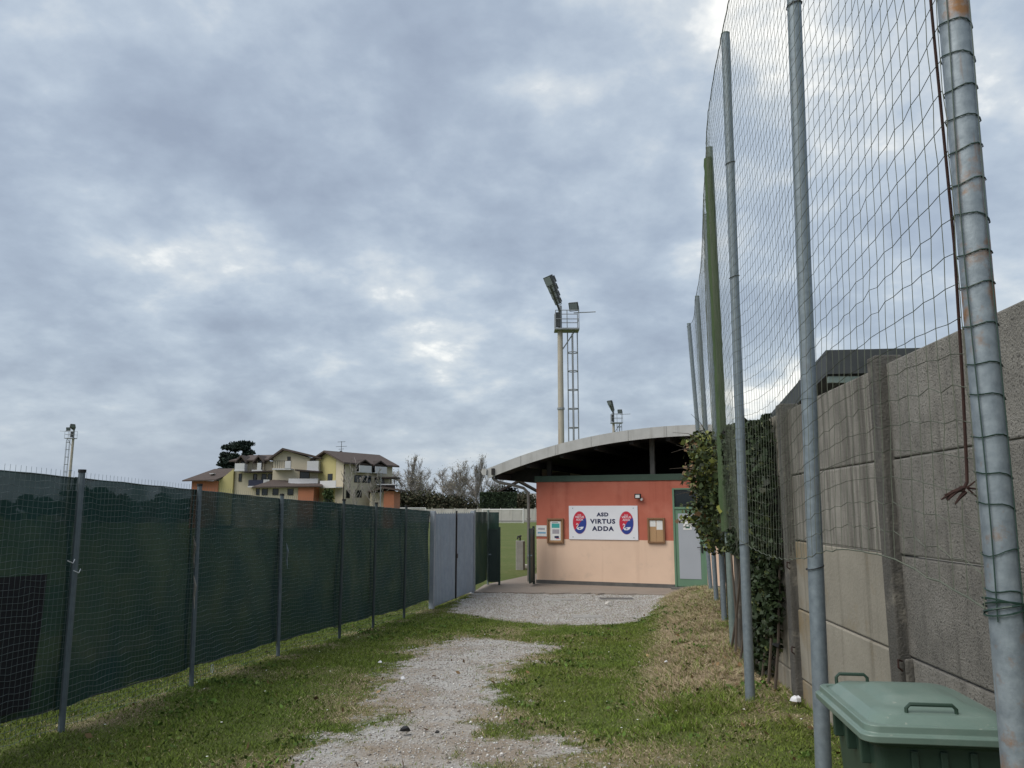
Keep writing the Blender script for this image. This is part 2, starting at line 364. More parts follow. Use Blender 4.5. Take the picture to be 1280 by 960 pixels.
def ground_material():
    m = bpy.data.materials.new('ground_grass_gravel'); m.use_nodes = True
    n = m.node_tree.nodes; l = m.node_tree.links; b = n['Principled BSDF']
    b.inputs['Roughness'].default_value = .95; b.inputs['Specular IOR Level'].default_value = .15
    at_ = n.new('ShaderNodeAttribute'); at_.attribute_name = 'tint'
    sep = n.new('ShaderNodeSeparateColor'); l.new(at_.outputs['Color'], sep.inputs[0])
    tcn = n.new('ShaderNodeTexCoord')
    def noise(sc, d=5, ro=.6):
        t = n.new('ShaderNodeTexNoise'); l.new(tcn.outputs['Object'], t.inputs['Vector'])
        t.inputs['Scale'].default_value = sc; t.inputs['Detail'].default_value = d; t.inputs['Roughness'].default_value = ro
        return t.outputs[0]
    def mr(f, lo, hi):
        r = n.new('ShaderNodeMapRange'); l.new(f, r.inputs[0]); r.inputs[1].default_value = lo; r.inputs[2].default_value = hi; return r.outputs[0]
    def mix(f, a, c):
        k = n.new('ShaderNodeMix'); k.data_type = 'RGBA'; l.new(f, k.inputs[0])
        for s, q in ((6, a), (7, c)):
            if isinstance(q, tuple): k.inputs[s].default_value = (*q, 1)
            else: l.new(q, k.inputs[s])
        return k.outputs[2]
    g = mix(mr(noise(.35, 6), .35, .65), (.095, .12, .036), (.15, .15, .060))
    g = mix(mr(noise(7, 5), .3, .7), g, (.075, .105, .026))
    dry = mix(mr(noise(18, 4), .3, .7), (.33, .26, .17), (.21, .16, .105))
    gr = mix(mr(noise(55, 3, .7), .35, .65), (.34, .325, .305), (.52, .51, .495))
    gr = mix(mr(noise(1.7, 6), .40, .62), gr, (.29, .24, .19))
    vor = n.new('ShaderNodeTexVoronoi'); l.new(tcn.outputs['Object'], vor.inputs['Vector']); vor.inputs['Scale'].default_value = 70
    gr = mix(mr(vor.outputs['Distance'], .0, .35), (.52, .51, .50), gr)
    soft = n.new('ShaderNodeMath'); soft.operation = 'ADD'; l.new(sep.outputs[0], soft.inputs[0])
    nz = n.new('ShaderNodeMath'); nz.operation = 'MULTIPLY_ADD'; l.new(noise(26, 4), nz.inputs[0]); nz.inputs[1].default_value = .9; nz.inputs[2].default_value = -.45
    l.new(nz.outputs[0], soft.inputs[1])
    c = mix(sep.outputs[1], g, dry)
    c = mix(mr(soft.outputs[0], .3, .62), c, gr)
    l.new(c, b.inputs['Base Color'])
    bp = n.new('ShaderNodeBump'); bp.inputs['Strength'].default_value = .7; bp.inputs['Distance'].default_value = .03
    l.new(noise(45, 5, .7), bp.inputs['Height']); l.new(bp.outputs[0], b.inputs['Normal'])
    return m
g = npmesh('ground', V, F, ground_material(), None, gmask); tag(g, kind='structure')
g.data.polygons.foreach_set('use_smooth', [True] * len(g.data.polygons))

# paved apron before the clubhouse and along its side
BA = R(22); BL = Vector((.69, 22.0, 0)); BE = Vector((math.cos(BA), -math.sin(BA), 0)); BN = Vector((math.sin(BA), math.cos(BA), 0))
def bw(s, y, z=0.): return BL + BE * s + BN * y + Vector((0, 0, z))     # clubhouse frame -> world
m = bpy.data.materials.new('brown_block_paving'); m.use_nodes = True
n_ = m.node_tree.nodes; l_ = m.node_tree.links; b_ = n_['Principled BSDF']; b_.inputs['Roughness'].default_value = .9
t_ = n_.new('ShaderNodeTexCoord'); br = n_.new('ShaderNodeTexBrick'); l_.new(t_.outputs['Object'], br.inputs['Vector'])
br.inputs['Scale'].default_value = 4.5; br.inputs['Mortar Size'].default_value = .025
br.inputs['Color1'].default_value = (.25, .20, .16, 1); br.inputs['Color2'].default_value = (.20, .155, .13, 1); br.inputs['Mortar'].default_value = (.13, .115, .095, 1)
ns_ = n_.new('ShaderNodeTexNoise'); l_.new(t_.outputs['Object'], ns_.inputs['Vector']); ns_.inputs['Scale'].default_value = 1.4; ns_.inputs['Detail'].default_value = 6
mm = n_.new('ShaderNodeMix'); mm.data_type = 'RGBA'; l_.new(ns_.outputs[0], mm.inputs[0]); l_.new(br.outputs[0], mm.inputs[6]); mm.inputs[7].default_value = (.27, .235, .20, 1)
l_.new(mm.outputs[2], b_.inputs['Base Color'])
apron = [(-.95, 19.75), (.8, 19.5), (2.9, 19.3), (4.6, 18.75), (6.8, 18.1), (8.6, 18.5), bw(8.4, .1), bw(.02, .1), bw(.02, 14), bw(-1.15, 14), bw(-1.15, 1.2), (-.75, 21.6)]
fe = []
for k in range(3):
    a_, b_ = apron[k], apron[k + 1]
    for t in np.linspace(0, 1, 14)[:-1]: fe.append((a_[0] + (b_[0] - a_[0]) * t, a_[1] + (b_[1] - a_[1]) * t + random.uniform(-.11, .06)))
apron = fe + apron[3:]
pv = MB().slab([(p[0], p[1]) for p in apron], -.12, 0.004).build('pavement', m); tag(pv, kind='structure')

# ================================================================== clubhouse
club = thing('clubhouse', 'red and peach plastered clubhouse with a low arched roof', 'building', BL, -BA)
WX = 8.7; WY = 9.0
d0, d1, dz = 3.83, 4.66, 2.58
MB().box(0, d0, 0, .25, 1.215, 2.79).box(d1, WX, 0, .25, 1.215, 2.79).box(d0, d1, 0, .25, dz, 2.79).box(0, .25, .25, WY, 1.215, 2.79).box(WX - .25, WX, .25, WY, 1.215, 2.79).box(.25, WX - .25, WY - .25, WY, 1.215, 2.79).build('upper_wall', M['red'], club)
MB().box(0, d0, 0, .25, .1, 1.215).box(d1, WX, 0, .25, .1, 1.215).box(0, .25, .25, WY, .1, 1.215).box(WX - .25, WX, .25, WY, .1, 1.215).box(.25, WX - .25, WY - .25, WY, .1, 1.215).build('lower_wall', M['peach'], club)
MB().box(-.015, d0, -.015, .25, -.1, .1).box(d1, WX + .015, -.015, .25, -.1, .1).box(-.015, .25, .25, WY, -.1, .1).build('plinth', M['plinth'], club)
MB().box(-.04, WX + .04, -.035, .26, 2.79, 2.96).build('beam', M['green_beam'], club, bevel=.006)
MB().box(.02, WX - .02, .26, WY, 2.80, 2.92).build('ceiling_slab', M['timber_attic_shade'], club)
RC, RR = 4.4, 15.9
def arch(s): return 4.15 - (RR - math.sqrt(RR * RR - (s - RC) ** 2))
S = np.linspace(-1.15, 9.95, 41)
vs_, fs_ = [], []
for s in S:
    z = arch(s)
    vs_ += [(s, -.76, z - .03), (s, WY + .8, z - .03), (s, WY + .8, z - .15), (s, -.76, z - .15)]
for i in range(40):
    for k in range(4): fs_.append((i * 4 + k, i * 4 + (k + 1) % 4, i * 4 + 4 + (k + 1) % 4, i * 4 + 4 + k))
fs_ += [(0, 1, 2, 3), (160, 163, 162, 161)]
roof = MB().add(vs_, fs_).build('roof', M['roofm'], club)
# lining under the roof sheet, attic back wall
vs_, fs_ = [], []
for s in S:
    z = arch(s); vs_ += [(s, -.72, z - .17), (s, WY + .75, z - .17), (s, WY + .75, z - .20), (s, -.72, z - .20)]
for i in range(40):
    for k in range(4): fs_.append((i * 4 + k, i * 4 + (k + 1) % 4, i * 4 + 4 + (k + 1) % 4, i * 4 + 4 + k))
fs_ += [(0, 1, 2, 3), (160, 163, 162, 161)]
MB().add(vs_, fs_).build('roof_lining', M['timber_attic_shade'], roof)
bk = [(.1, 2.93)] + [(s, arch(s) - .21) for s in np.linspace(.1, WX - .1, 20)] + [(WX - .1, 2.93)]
MB().prism(bk, 4.6, 4.75).build('attic_shade_wall', M['timber_attic_shade'], club)  # near-black wall colour carries the shade inside the open gable
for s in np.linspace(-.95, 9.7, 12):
    MB().box(s - .05, s + .05, -.68, WY + .6, arch(s) - .36, arch(s) - .205).build('purlin', M['timber_attic_shade'], roof)
NP = 11
for i in range(NP):
    a = -1.17 + 11.14 * i / NP; b = -1.17 + 11.14 * (i + 1) / NP - .008
    q = np.linspace(a, b, 5); pr = [(s, arch(min(max(s, -1.15), 9.95)) + .01) for s in q] + [(s, arch(min(max(s, -1.15), 9.95)) - .27) for s in q[::-1]]
    o = MB().prism(pr, -.80, -.77).build('fascia_panel', M['fascia'], roof)
    MB().prism([(s, arch(min(max(s, -1.15), 9.95)) + .014) for s in q] + [(s, arch(min(max(s, -1.15), 9.95)) - .012) for s in q[::-1]], -.765, -.45).build('edge_flashing', M['fascia'], roof) if i % 1 == 0 else None
# gutter and downpipe on the low eave
gut = MB()
pg = [(-1.17 - .0, 3.14), (-1.30, 3.16), (-1.33, 3.06), (-1.29, 2.98), (-1.18, 2.97)]
gut.prism(pg, -.86, WY + .6); gut.build('gutter', M['fascia'], roof)
MB().tube([(-1.05, -.70, 2.93), (-1.02, -.68, 2.86), (-.90, -.60, 2.78), (-.55, -.38, 2.70), (-.30, -.22, 2.62), (-.20, -.14, 2.50), (-.19, -.13, 2.2), (-.19, -.13, .05)], .04, 8).build('downpipe', M['pipe'], club, smooth=True)
for z in (.7, 1.75): MB().box(-.235, -.145, -.175, -.085, z, z + .03).build('pipe_bracket', M['pipe'], club)
MB().box(-1.02, -.94, -.86, -.80, 2.98, 3.16).build('gutter_bracket', M['timber_attic_shade'], roof)
MB().box(3.25, 3.37, .06, .18, 2.96, arch(3.3) - .2).build('attic_post', M['plinth'], club)
for s in (.3, 8.4): MB().box(s, s + .12, .06, .18, 2.96, arch(s) - .2).build('attic_post', M['timber_attic_shade'], club)
# left infill between slab and roof
MB().prism([(-.9, arch(-.9) - .2), (-.9, arch(-.9) - .38), (.02, 2.80), (.02, arch(0) - .2)], .3, .42).build('eave_bracket', M['timber_attic_shade'], club)
MB().prism([(-.9, arch(-.9) - .2), (-.9, arch(-.9) - .38), (.02, 2.80), (.02, arch(0) - .2)], 3.0, 3.12).build('eave_bracket', M['timber_attic_shade'], club)
# door
door = MB().box(d0, d0 + .05, -.012, .10, .04, dz).box(d1 - .05, d1, -.012, .10, .04, dz).box(d0 + .05, d1 - .05, -.012, .10, dz - .04, dz).box(d0 + .05, d1 - .05, -.012, .10, 2.03, 2.09).build('door', M['green'], club, bevel=.004)
MB().box(d0 + .052, d1 - .052, .012, .055, .05, 2.025).build('door_leaf', M['green'], door, bevel=.004)
MB().box(d0 + .13, d1 - .15, .004, .013, .25, 1.92).build('door_panel', M['door_panel'], door)
MB().box(d0 + .052, d1 - .052, .05, .06, 2.092, dz - .042).build('transom_pane', M['glass_dark'], door)
MB().box(d1 - .125, d1 - .085, -.012, .012, .92, 1.12).tube([(d1 - .105, -.012, 1.06), (d1 - .105, -.06, 1.06), (d1 - .22, -.06, 1.055)], .011, 6).build('door_handle', M['black'], door)
MB().box(d0 - .05, d1 + .06, -.33, -.02, -.05, .045).build('door_step', M['plinth'], club, bevel=.01)
MB().box(d0 + .18, d0 + .56, -.004, .0035, 1.68, 1.79).build('paper_strip', M['paper'], door)
text('lettering', 'SPOGLIATOIO 1', .062, M['ink'], door, (d0 + .37, -.0055, 1.735), sx=.78, bold=.0025)
MB().box(d0 + .26, d0 + .48, -.004, .0035, 1.50, 1.68).build('paper_sheet', M['paper'], door)
ic = MB().box(d0 + .32, d0 + .43, -.008, -.0045, 1.54, 1.64).build('pictogram', M['icon'], door)
MB().box(d0 + .345, d0 + .405, -.011, -.0085, 1.585, 1.625).build('pictogram_figure', M['paper'], ic)

# things hung on the clubhouse front
def wallthing(name, label, cat, s, z, group=None, off=-.004): return thing(name, label, cat, bw(s, off, z), -BA, group)
sb = wallthing('sign_board', 'white club sign with navy lettering and two oval emblems on red wall', 'sign', 1.93, 1.67)
MB().box(-.965, .965, -.022, 0, -.455, .455).build('board', M['white'], sb, bevel=.003)
for s in (-.85, .85):
    for z in (-.39, .39): MB().tube([(s, -.027, z), (s, -.021, z)], .014, 8).build('screw', M['galv'], sb)
for st, sz, z in (('ASD', .135, .215), ('VIRTUS', .165, .03), ('ADDA', .165, -.165)):
    text('lettering', st, sz, M['ink'], sb, (-.0, -.0236, z), sx=1.16, bold=.0075, sp=1.16)
def emblem(cx_):
    a, b = .19, .30; n = 40
    ring = [(a * math.cos(2 * math.pi * k / n), b * math.sin(2 * math.pi * k / n)) for k in range(n)]
    em = MB().prism([(cx_ + x * 1.05, z * 1.035) for x, z in ring], -.0245, -.0225).build('emblem', M['epink'], sb)
    th0, th1 = math.radians(28), math.radians(28 + 195)
    def arc(t0, t1): return [(cx_ + a * math.cos(t0 + (t1 - t0) * k / 24), b * math.sin(t0 + (t1 - t0) * k / 24)) for k in range(25)]
    MB().prism(arc(th0, th1) + [(cx_ - .04, -.08), (cx_ + .02, .02)], -.026, -.0246).build('red_field', M['ered'], em)
    MB().prism(arc(th1, th0 + 2 * math.pi) + [(cx_ + .02, .02), (cx_ - .04, -.08)], -.026, -.0246).build('blue_field', M['eblue'], em)
    for st, sz, z in (('A.S.D.', .045, .205), ('VIRTUS', .082, .145), ('ADDA', .075, .075)):
        text('emblem_lettering', st, sz, M['ewhite'], em, (cx_ + .0, -.0272, z), sx=.95, bold=.001)
    sw = MB().tube([(cx_ - .095, -.0275, -.065), (cx_ - .075, -.0275, -.03), (cx_ - .045, -.0275, -.045), (cx_ - .045, -.0275, -.085), (cx_ - .075, -.0275, -.125), (cx_ - .085, -.0275, -.16)], [.010, .014, .013, .013, .014, .008], 6)
    sw.prism([(cx_ - .09, -.155), (cx_ - .03, -.13), (cx_ + .05, -.115), (cx_ + .115, -.11), (cx_ + .09, -.165), (cx_ + .03, -.195), (cx_ - .05, -.195)], -.029, -.0262)
    sw.build('swan_figure', M['ewhite'], em)
    MB().prism([(cx_ - .03, -.150), (cx_ + .02, -.138), (cx_ + .03, -.165), (cx_ - .02, -.175)], -.031, -.0292).build('wing_mark', M['eblue'], em)
emblem(-.655); emblem(.655)

def noticeboard(label, s, z, wd, h, papers):
    t = wallthing('notice_board', label, 'notice board', s, z, 'wooden notice boards on the clubhouse front')
    a, b = wd / 2, h / 2; f = .045
    fr = MB().box(-a, a, -.06, 0, b - f, b).box(-a, a, -.06, 0, -b, -b + f).box(-a, -a + f, -.06, 0, -b + f, b - f).box(a - f, a, -.06, 0, -b + f, b - f)
    fr.build('frame', M['wood'], t, bevel=.005)
    MB().box(-a + f, a - f, -.02, 0, -b + f, b - f).build('cork_panel', M['cork'], t)
    for nm, mt, x0, x1, z0, z1, k in papers:
        MB().box(x0, x1, -.021 - .0015 * k, -.0203, z0, z1).build(nm, M[mt], t)
    return t
noticeboard('wooden notice board with a teal and white poster beside the left corner', .57, 1.44, .48, .68,
            [('poster', 'paper', -.15, .15, -.26, .26, 1), ('poster_picture', 'teal', -.11, .12, .08, .20, 2), ('poster_heading', 'grey_ink', -.10, .08, .215, .24, 2), ('poster_text', 'grey_ink', -.09, .11, -.08, .04, 2), ('poster_caption', 'ink', -.03, .10, -.20, -.14, 2), ('poster_caption', 'ered', .01, .12, -.22, -.205, 2)])
noticeboard('wooden notice board with bare cork and two white sheets beside the door', 3.385, 1.475, .46, .66,
            [('paper_sheet', 'paper', -.17, -.01, .10, .26, 1), ('paper_sheet', 'paper', .01, .17, .02, .26, 1), ('board_seam', 'wood', -.004, .004, -.28, 0, 1)])
pn = wallthing('paper_notice', 'small white notice with a blue stripe at the wall corner', 'notice', .15, 1.435)
MB().box(-.155, .155, -.006, 0, -.15, .15).build('sheet', M['paper'], pn)
MB().box(-.11, .13, -.008, -.0062, -.075, -.03).build('blue_stripe', M['cyan'], pn)
MB().box(-.10, .10, -.008, -.0062, .03, .08).build('print', M['grey_ink'], pn)
wl = wallthing('wall_lamp', 'small black floodlight with sensor on the red wall', 'lamp', 2.95, 2.36)
MB().box(-.10, .07, -.15, -.08, -.05, .08).build('housing', M['black'], wl, bevel=.01)
MB().box(-.07, .04, -.156, -.148, -.03, .05).build('lens', M['lamp_glass'], wl)
MB().box(-.03, .01, -.08, 0, -.02, .03).build('bracket', M['black'], wl)
MB().tube([(.08, -.05, -.06), (.08, -.12, -.07)], .035, 8).build('sensor', M['lamp_glass'], wl, smooth=True)

# ================================================================== mesh fence with shade cloth (left)
FP = [(-4.42, .8), (-4.15, 2.6), (-3.85, 4.5), (-3.545, 6.41), (-3.27, 8.24), (-3.00, 10.3), (-2.57, 11.9), (-2.30, 13.2), (-1.985, 14.63)]
GP = [(-1.66, 16.4), (-1.345, 18.1), (-.99, 19.69)]
FH = 2.0
fence = thing('mesh_fence', 'long welded mesh fence lined with dark green shade cloth', 'fence', (FP[3][0], FP[3][1], float(base_z(FP[3][1]))))
fo = fence.location.copy()
def floc(x, y, z): return (x - fo.x, y - fo.y, z - fo.z)
line = FP + [GP[0]]
def seg_pts(a, b, n): return [(a[0] + (b[0] - a[0]) * t, a[1] + (b[1] - a[1]) * t) for t in np.linspace(0, 1, n)]
def cloth_material(name, c, alpha):
    m = bpy.data.materials.new(name); m.use_nodes = True
    n = m.node_tree.nodes; l = m.node_tree.links; b = n['Principled BSDF']; b.inputs['Roughness'].default_value = .8; b.inputs['Specular IOR Level'].default_value = .2
    t = n.new('ShaderNodeTexCoord'); ns = n.new('ShaderNodeTexNoise'); l.new(t.outputs['Object'], ns.inputs['Vector']); ns.inputs['Scale'].default_value = 2.2; ns.inputs['Detail'].default_value = 6
    mx_ = n.new('ShaderNodeMix'); mx_.data_type = 'RGBA'; l.new(ns.outputs[0], mx_.inputs[0]); mx_.inputs[6].default_value = (*c, 1); mx_.inputs[7].default_value = (c[0] * 1.7, c[1] * 1.5, c[2] * 1.45, 1)
    l.new(mx_.outputs[2], b.inputs['Base Color'])
    ma = n.new('ShaderNodeMapRange'); l.new(ns.outputs[0], ma.inputs[0]); ma.inputs[1].default_value = .3; ma.inputs[2].default_value = .7; ma.inputs[3].default_value = alpha - .05; ma.inputs[4].default_value = alpha + .04
    l.new(ma.outputs[0], b.inputs['Alpha'])
    return m
M['cloth'] = cloth_material('dark_green_shade_cloth', (.012, .041, .037), .955)
M['cloth2'] = cloth_material('dark_green_shade_cloth_double', (.009, .032, .029), .95)
def dirn(a, b):
    d = Vector((b[0] - a[0], b[1] - a[1], 0)).normalized(); return d, Vector((-d.y, d.x, 0))     # along, towards the field
lean = {3: (-.02, 0), 4: (-.05, 0), 5: (-.05, 0)}
for i, p in enumerate(FP):
    z = float(base_z(p[1])); lx = lean.get(i, (0, 0))[0]
    MB().tube([floc(p[0], p[1], z - .15), floc(p[0] + lx, p[1], z + FH + .03)], .026, 8).build('post', M['post'], fence, smooth=True) if i < 6 else MB().tube([floc(p[0], p[1], z - .15), floc(p[0] + lx, p[1], z + FH + .03)], .024, 8).build('post', M['post_dark'], fence, smooth=True)
    MB().tube([floc(p[0] + lx, p[1], z + FH + .03), floc(p[0] + lx, p[1], z + FH + .055)], .032, 8).build('post_cap', M['black'], fence)
for i in range(len(line) - 1):
    a, b = line[i], line[i + 1]; ln = math.hypot(b[0] - a[0], b[1] - a[1]); za, zb = float(base_z(a[1])), float(base_z(b[1]))
    d, nrm = dirn(a, b)
    wm = MB(); nh = int(FH / .05)
    for k in range(nh + 1):
        h = .03 + k * .05
        if h > FH - .02: break
        pts = []
        for t in np.linspace(0, 1, 25):
            w_ = .012 * math.sin(t * 9 + k * 1.7) + .010 * math.sin(t * 23 + k)
            wz = .007 * math.sin(t * 31 + k * .7) + .004 * math.sin(t * 55 + k)
            pts.append(floc(a[0] + (b[0] - a[0]) * t + nrm.x * (.03 + w_ * .6), a[1] + (b[1] - a[1]) * t + nrm.y * (.03 + w_ * .6), za + (zb - za) * t + h + wz))
        wm.tube(pts, .0019, 3, cap=False)
    nv = int(ln / .05)
    for k in range(nv):
        t = (k + .5) / nv; x = a[0] + (b[0] - a[0]) * t + nrm.x * .034; y = a[1] + (b[1] - a[1]) * t + nrm.y * .034; z = za + (zb - za) * t
        wm.tube([floc(x, y, z + .01), floc(x, y, z + FH + .035)], .0013, 3, cap=False)
    wm.build('wire_mesh', M['wire'], fence, fix=False)
    # shade cloth behind the wires
    n1, n2 = 28, 14; vs_, fs_ = [], []
    for r in range(n2 + 1):
        for c in range(n1 + 1):
            t = (c / n1 if i == 3 else -.025 + 1.05 * c / n1); q = r / n2
            hem = .16 + .016 * abs(math.sin(t * ln * 4.2 + i)) + .010 * math.sin(t * 5 + i * 2)
            top = FH - .012 - .006 * abs(math.sin(t * math.pi * 3 + i))
            h = hem + (top - hem) * q
            off = .085 + .022 * math.sin(t * 7 + q * 5 + i * 1.3) + .012 * math.sin(t * 19 - q * 9 + i)
            vs_.append(floc(a[0] + (b[0] - a[0]) * t + nrm.x * off, a[1] + (b[1] - a[1]) * t + nrm.y * off, za + (zb - za) * t + h))
    for r in range(n2):
        for c in range(n1):
            k = r * (n1 + 1) + c; fs_.append((k, k + 1, k + n1 + 2, k + n1 + 1))
    cl = MB().add(vs_, fs_).build('shade_cloth', M['cloth'], fence, smooth=True)
    # darker rolled hem along the top
    MB().tube([floc(a[0] + (b[0] - a[0]) * t + nrm.x * .08, a[1] + (b[1] - a[1]) * t + nrm.y * .08, za + (zb - za) * t + FH - .010 - .006 * abs(math.sin(t * math.pi * 3 + i))) for t in np.linspace(0, 1, 13)], .006, 5).build('top_hem', M['dkgreen'], cl, smooth=True)
    hm = MB().tube([floc(a[0] + (b[0] - a[0]) * t + nrm.x * .08, a[1] + (b[1] - a[1]) * t + nrm.y * .08, za + (zb - za) * t + .16 + .016 * abs(math.sin(t * ln * 4.2 + i)) + .010 * math.sin(t * 5 + i * 2)) for t in np.linspace(0, 1, 29)], .008, 4); hm.build('bottom_hem', M['dkgreen'], cl, smooth=True)
# black sheet tied on behind the wires near the camera
a, b = FP[2], FP[3]; d, nrm = dirn(a, b)
def onf(t, h, o): return floc(a[0] + (b[0] - a[0]) * t + nrm.x * o, a[1] + (b[1] - a[1]) * t + nrm.y * o, float(base_z(a[1] + (b[1] - a[1]) * t)) + h)
vs_, fs_ = [], []
for r in range(9):
    for c in range(13):
        t = -.1 + .97 * c / 12; h = .24 + (1.22 - .24) * r / 8
        t -= .03 * (1 - r / 8) * (c / 12)
        vs_.append(onf(t, h, .046 + .004 * math.sin(t * 14 + r)))
for r in range(8):
    for c in range(12): k = r * 13 + c; fs_.append((k, k + 1, k + 14, k + 13))
o = MB().add(vs_, fs_).build('black_sheet', M['blackcloth'], fence); sol = o.modifiers.new('t', 'SOLIDIFY'); sol.thickness = .004
# loose torn strips of cloth and ties
for (t, h, i) in ((.93, .95, 3), (.9, 1.35, 3), (.02, 1.25, 5)):
    a2, b2 = line[i], line[i + 1]; d2, n2_ = dirn(a2, b2); x = a2[0] + (b2[0] - a2[0]) * t; y = a2[1] + (b2[1] - a2[1]) * t; z = float(base_z(y)) + h
    MB().tube([floc(x - n2_.x * .02, y, z + .16), floc(x - n2_.x * .045, y, z + .06), floc(x - n2_.x * .03, y + .02, z - .05), floc(x - n2_.x * .05, y, z - .17)], [.004, .014, .010, .003], 5).build('torn_strip', M['conc_mid'] if i == 3 else M['galv'], fence)
for (t, h) in ((-.06, 1.32), (-.02, 1.24)):
    MB().tube([onf(1 + t, h, -.01), onf(1 + t + .02, h - .02, -.03), onf(1 + t + .035, h + .01, -.02)], .004, 4).build('cable_tie', M['white'], fence)
a2, b2 = FP[4], FP[5]
MB().tube([floc(a2[0] + .07, a2[1] + .35 + .03 * math.cos(q), float(base_z(8.6)) + .12 + .045 * math.sin(q)) for q in np.linspace(0, 6.2, 14)], .003, 4).build('cable_tie', M['white'], fence)

# ------------------------------------------------------------------ sheet metal double gate
gate = thing('sheet_gate', 'blue-grey corrugated sheet metal double gate between green cloth fences', 'gate', (GP[0][0], GP[0][1], -.03))
gd = Vector((GP[2][0] - GP[0][0], GP[2][1] - GP[0][1], 0)); GL = gd.length; gate.rotation_euler = (0, 0, math.atan2(gd.y, gd.x))
MB().box(-.05, .05, -.05, .05, -.1, 2.02).build('gate_post', M['gate_frame'], gate, bevel=.006)
MB().box(GL - .05, GL + .05, -.05, .05, -.1, 2.02).build('gate_post', M['gate_frame'], gate, bevel=.006)
for k in range(2):
    x0 = .065 + k * (GL / 2 - .02); x1 = x0 + GL / 2 - .085
    lf = MB().box(x0, x1, -.025, .015, .05, .11).box(x0, x1, -.025, .015, 1.91, 1.96).box(x0, x0 + .04, -.025, .015, .11, 1.91).box(x1 - .04, x1, -.025, .015, .11, 1.91).build('gate_leaf', M['gate_frame'], gate, bevel=.004)
    prof = []; x = x0 + .005; up = 0; st = .055
    while x < x1 - .01:
        prof += [(x, -.028 - .018 * up), (min(x + st * .7, x1 - .008), -.028 - .018 * up)]; x += st; up = 1 - up
    vs_ = [(px, py, .075) for px, py in prof] + [(px, py, 1.945) for px, py in prof]; n = len(prof)
    sh = MB().add(vs_, [(i, i + 1, n + i + 1, n + i) for i in range(n - 1)]).build('corrugated_sheet', M['gate'], lf)
    sl = sh.modifiers.new('t', 'SOLIDIFY'); sl.thickness = .003
    for z in (.4, 1.6): MB().tube([((x0 - .02) if k == 0 else (x1 + .02), -.03, z), ((x0 - .02) if k == 0 else (x1 + .02), -.03, z + .12)], .018, 6).build('hinge', M['galv'], lf)
MB().box(GL / 2 - .02, GL / 2 + .02, -.062, -.03, .05, 2.02).build('dark_gap_strip', M['black'], gate)  # black strip stands in for the shade in the gap between leaves
MB().box(GL / 2 - .06, GL / 2 + .06, -.075, -.05, .95, 1.05).build('lock_case', M['black'], gate, bevel=.005)
for x in np.linspace(.15, GL - .15, 18): MB().tube([(x, -.02, 1.955), (x, -.02, 1.985), (x + .03, -.02, 1.965)], .006, 4).build('top_scroll', M['galv'], gate)

# ------------------------------------------------------------------ short cloth fence beyond the gate
sf = thing('mesh_fence', 'short green cloth fence between the sheet metal gate and the walkway', 'fence', (-.99, 19.69, -.03))
so = sf.location.copy(); sp_ = [(-.94, 19.85), (-.66, 21.55), (-.36, 21.55)]
for p in sp_[:2]: MB().tube([(p[0] - so.x, p[1] - so.y, -.1), (p[0] - so.x, p[1] - so.y, 2.04)], .026, 8).build('post', M['galv_green'], sf, smooth=True)
for i in range(2):
    a, b = sp_[i], sp_[i + 1]; d, nrm = dirn(a, b); vs_, fs_ = [], []
    for r in range(9):
        for c in range(13):
            t = c / 12; h = (.16 + 1.83 * r / 8) if i == 0 else (.10 + 1.88 * r / 8); o_ = .02 + .014 * math.sin(t * 8 + r * .8)
            vs_.append((a[0] + (b[0] - a[0]) * t + nrm.x * o_ - so.x, a[1] + (b[1] - a[1]) * t + nrm.y * o_ - so.y, h))
    for r in range(8):
        for c in range(12): k = r * 13 + c; fs_.append((k, k + 1, k + 14, k + 13))
    MB().add(vs_, fs_).build('shade_cloth', M['cloth2'], sf, smooth=True)
def leaf_gate(label, ax, ay, bx, by, h):
    t = thing('walkway_gate', label, 'gate', (ax, ay, .0), math.atan2(by - ay, bx - ax), 'dark green gate leaves of the walkway'); ln = math.hypot(bx - ax, by - ay)
    MB().box(-.03, .03, -.03, .03, -.05, h + .05).build('gate_post', M['dkgreen'], t)
    MB().box(.04, ln, -.02, .02, .09, .13).box(.04, ln, -.02, .02, h - .04, h).box(.04, .08, -.02, .02, .13, h - .04).box(ln - .04, ln, -.02, .02, .13, h - .04).build('leaf_frame', M['dkgreen'], t)
    MB().box(.08, ln - .04, -.006, .006, .13, h - .04).build('leaf_sheet', M['dkgreen'], t)
    MB().box(ln - .07, ln - .01, -.06, .06, .8, .83).build('latch', M['galv'], t)
leaf_gate('dark green gate leaf standing beside the green cloth fence', -.345, 21.47, -.64, 21.47, 1.5)
leaf_gate('dark green gate leaf folded back against the clubhouse corner', .60, 21.72, .47, 20.95, 1.52)

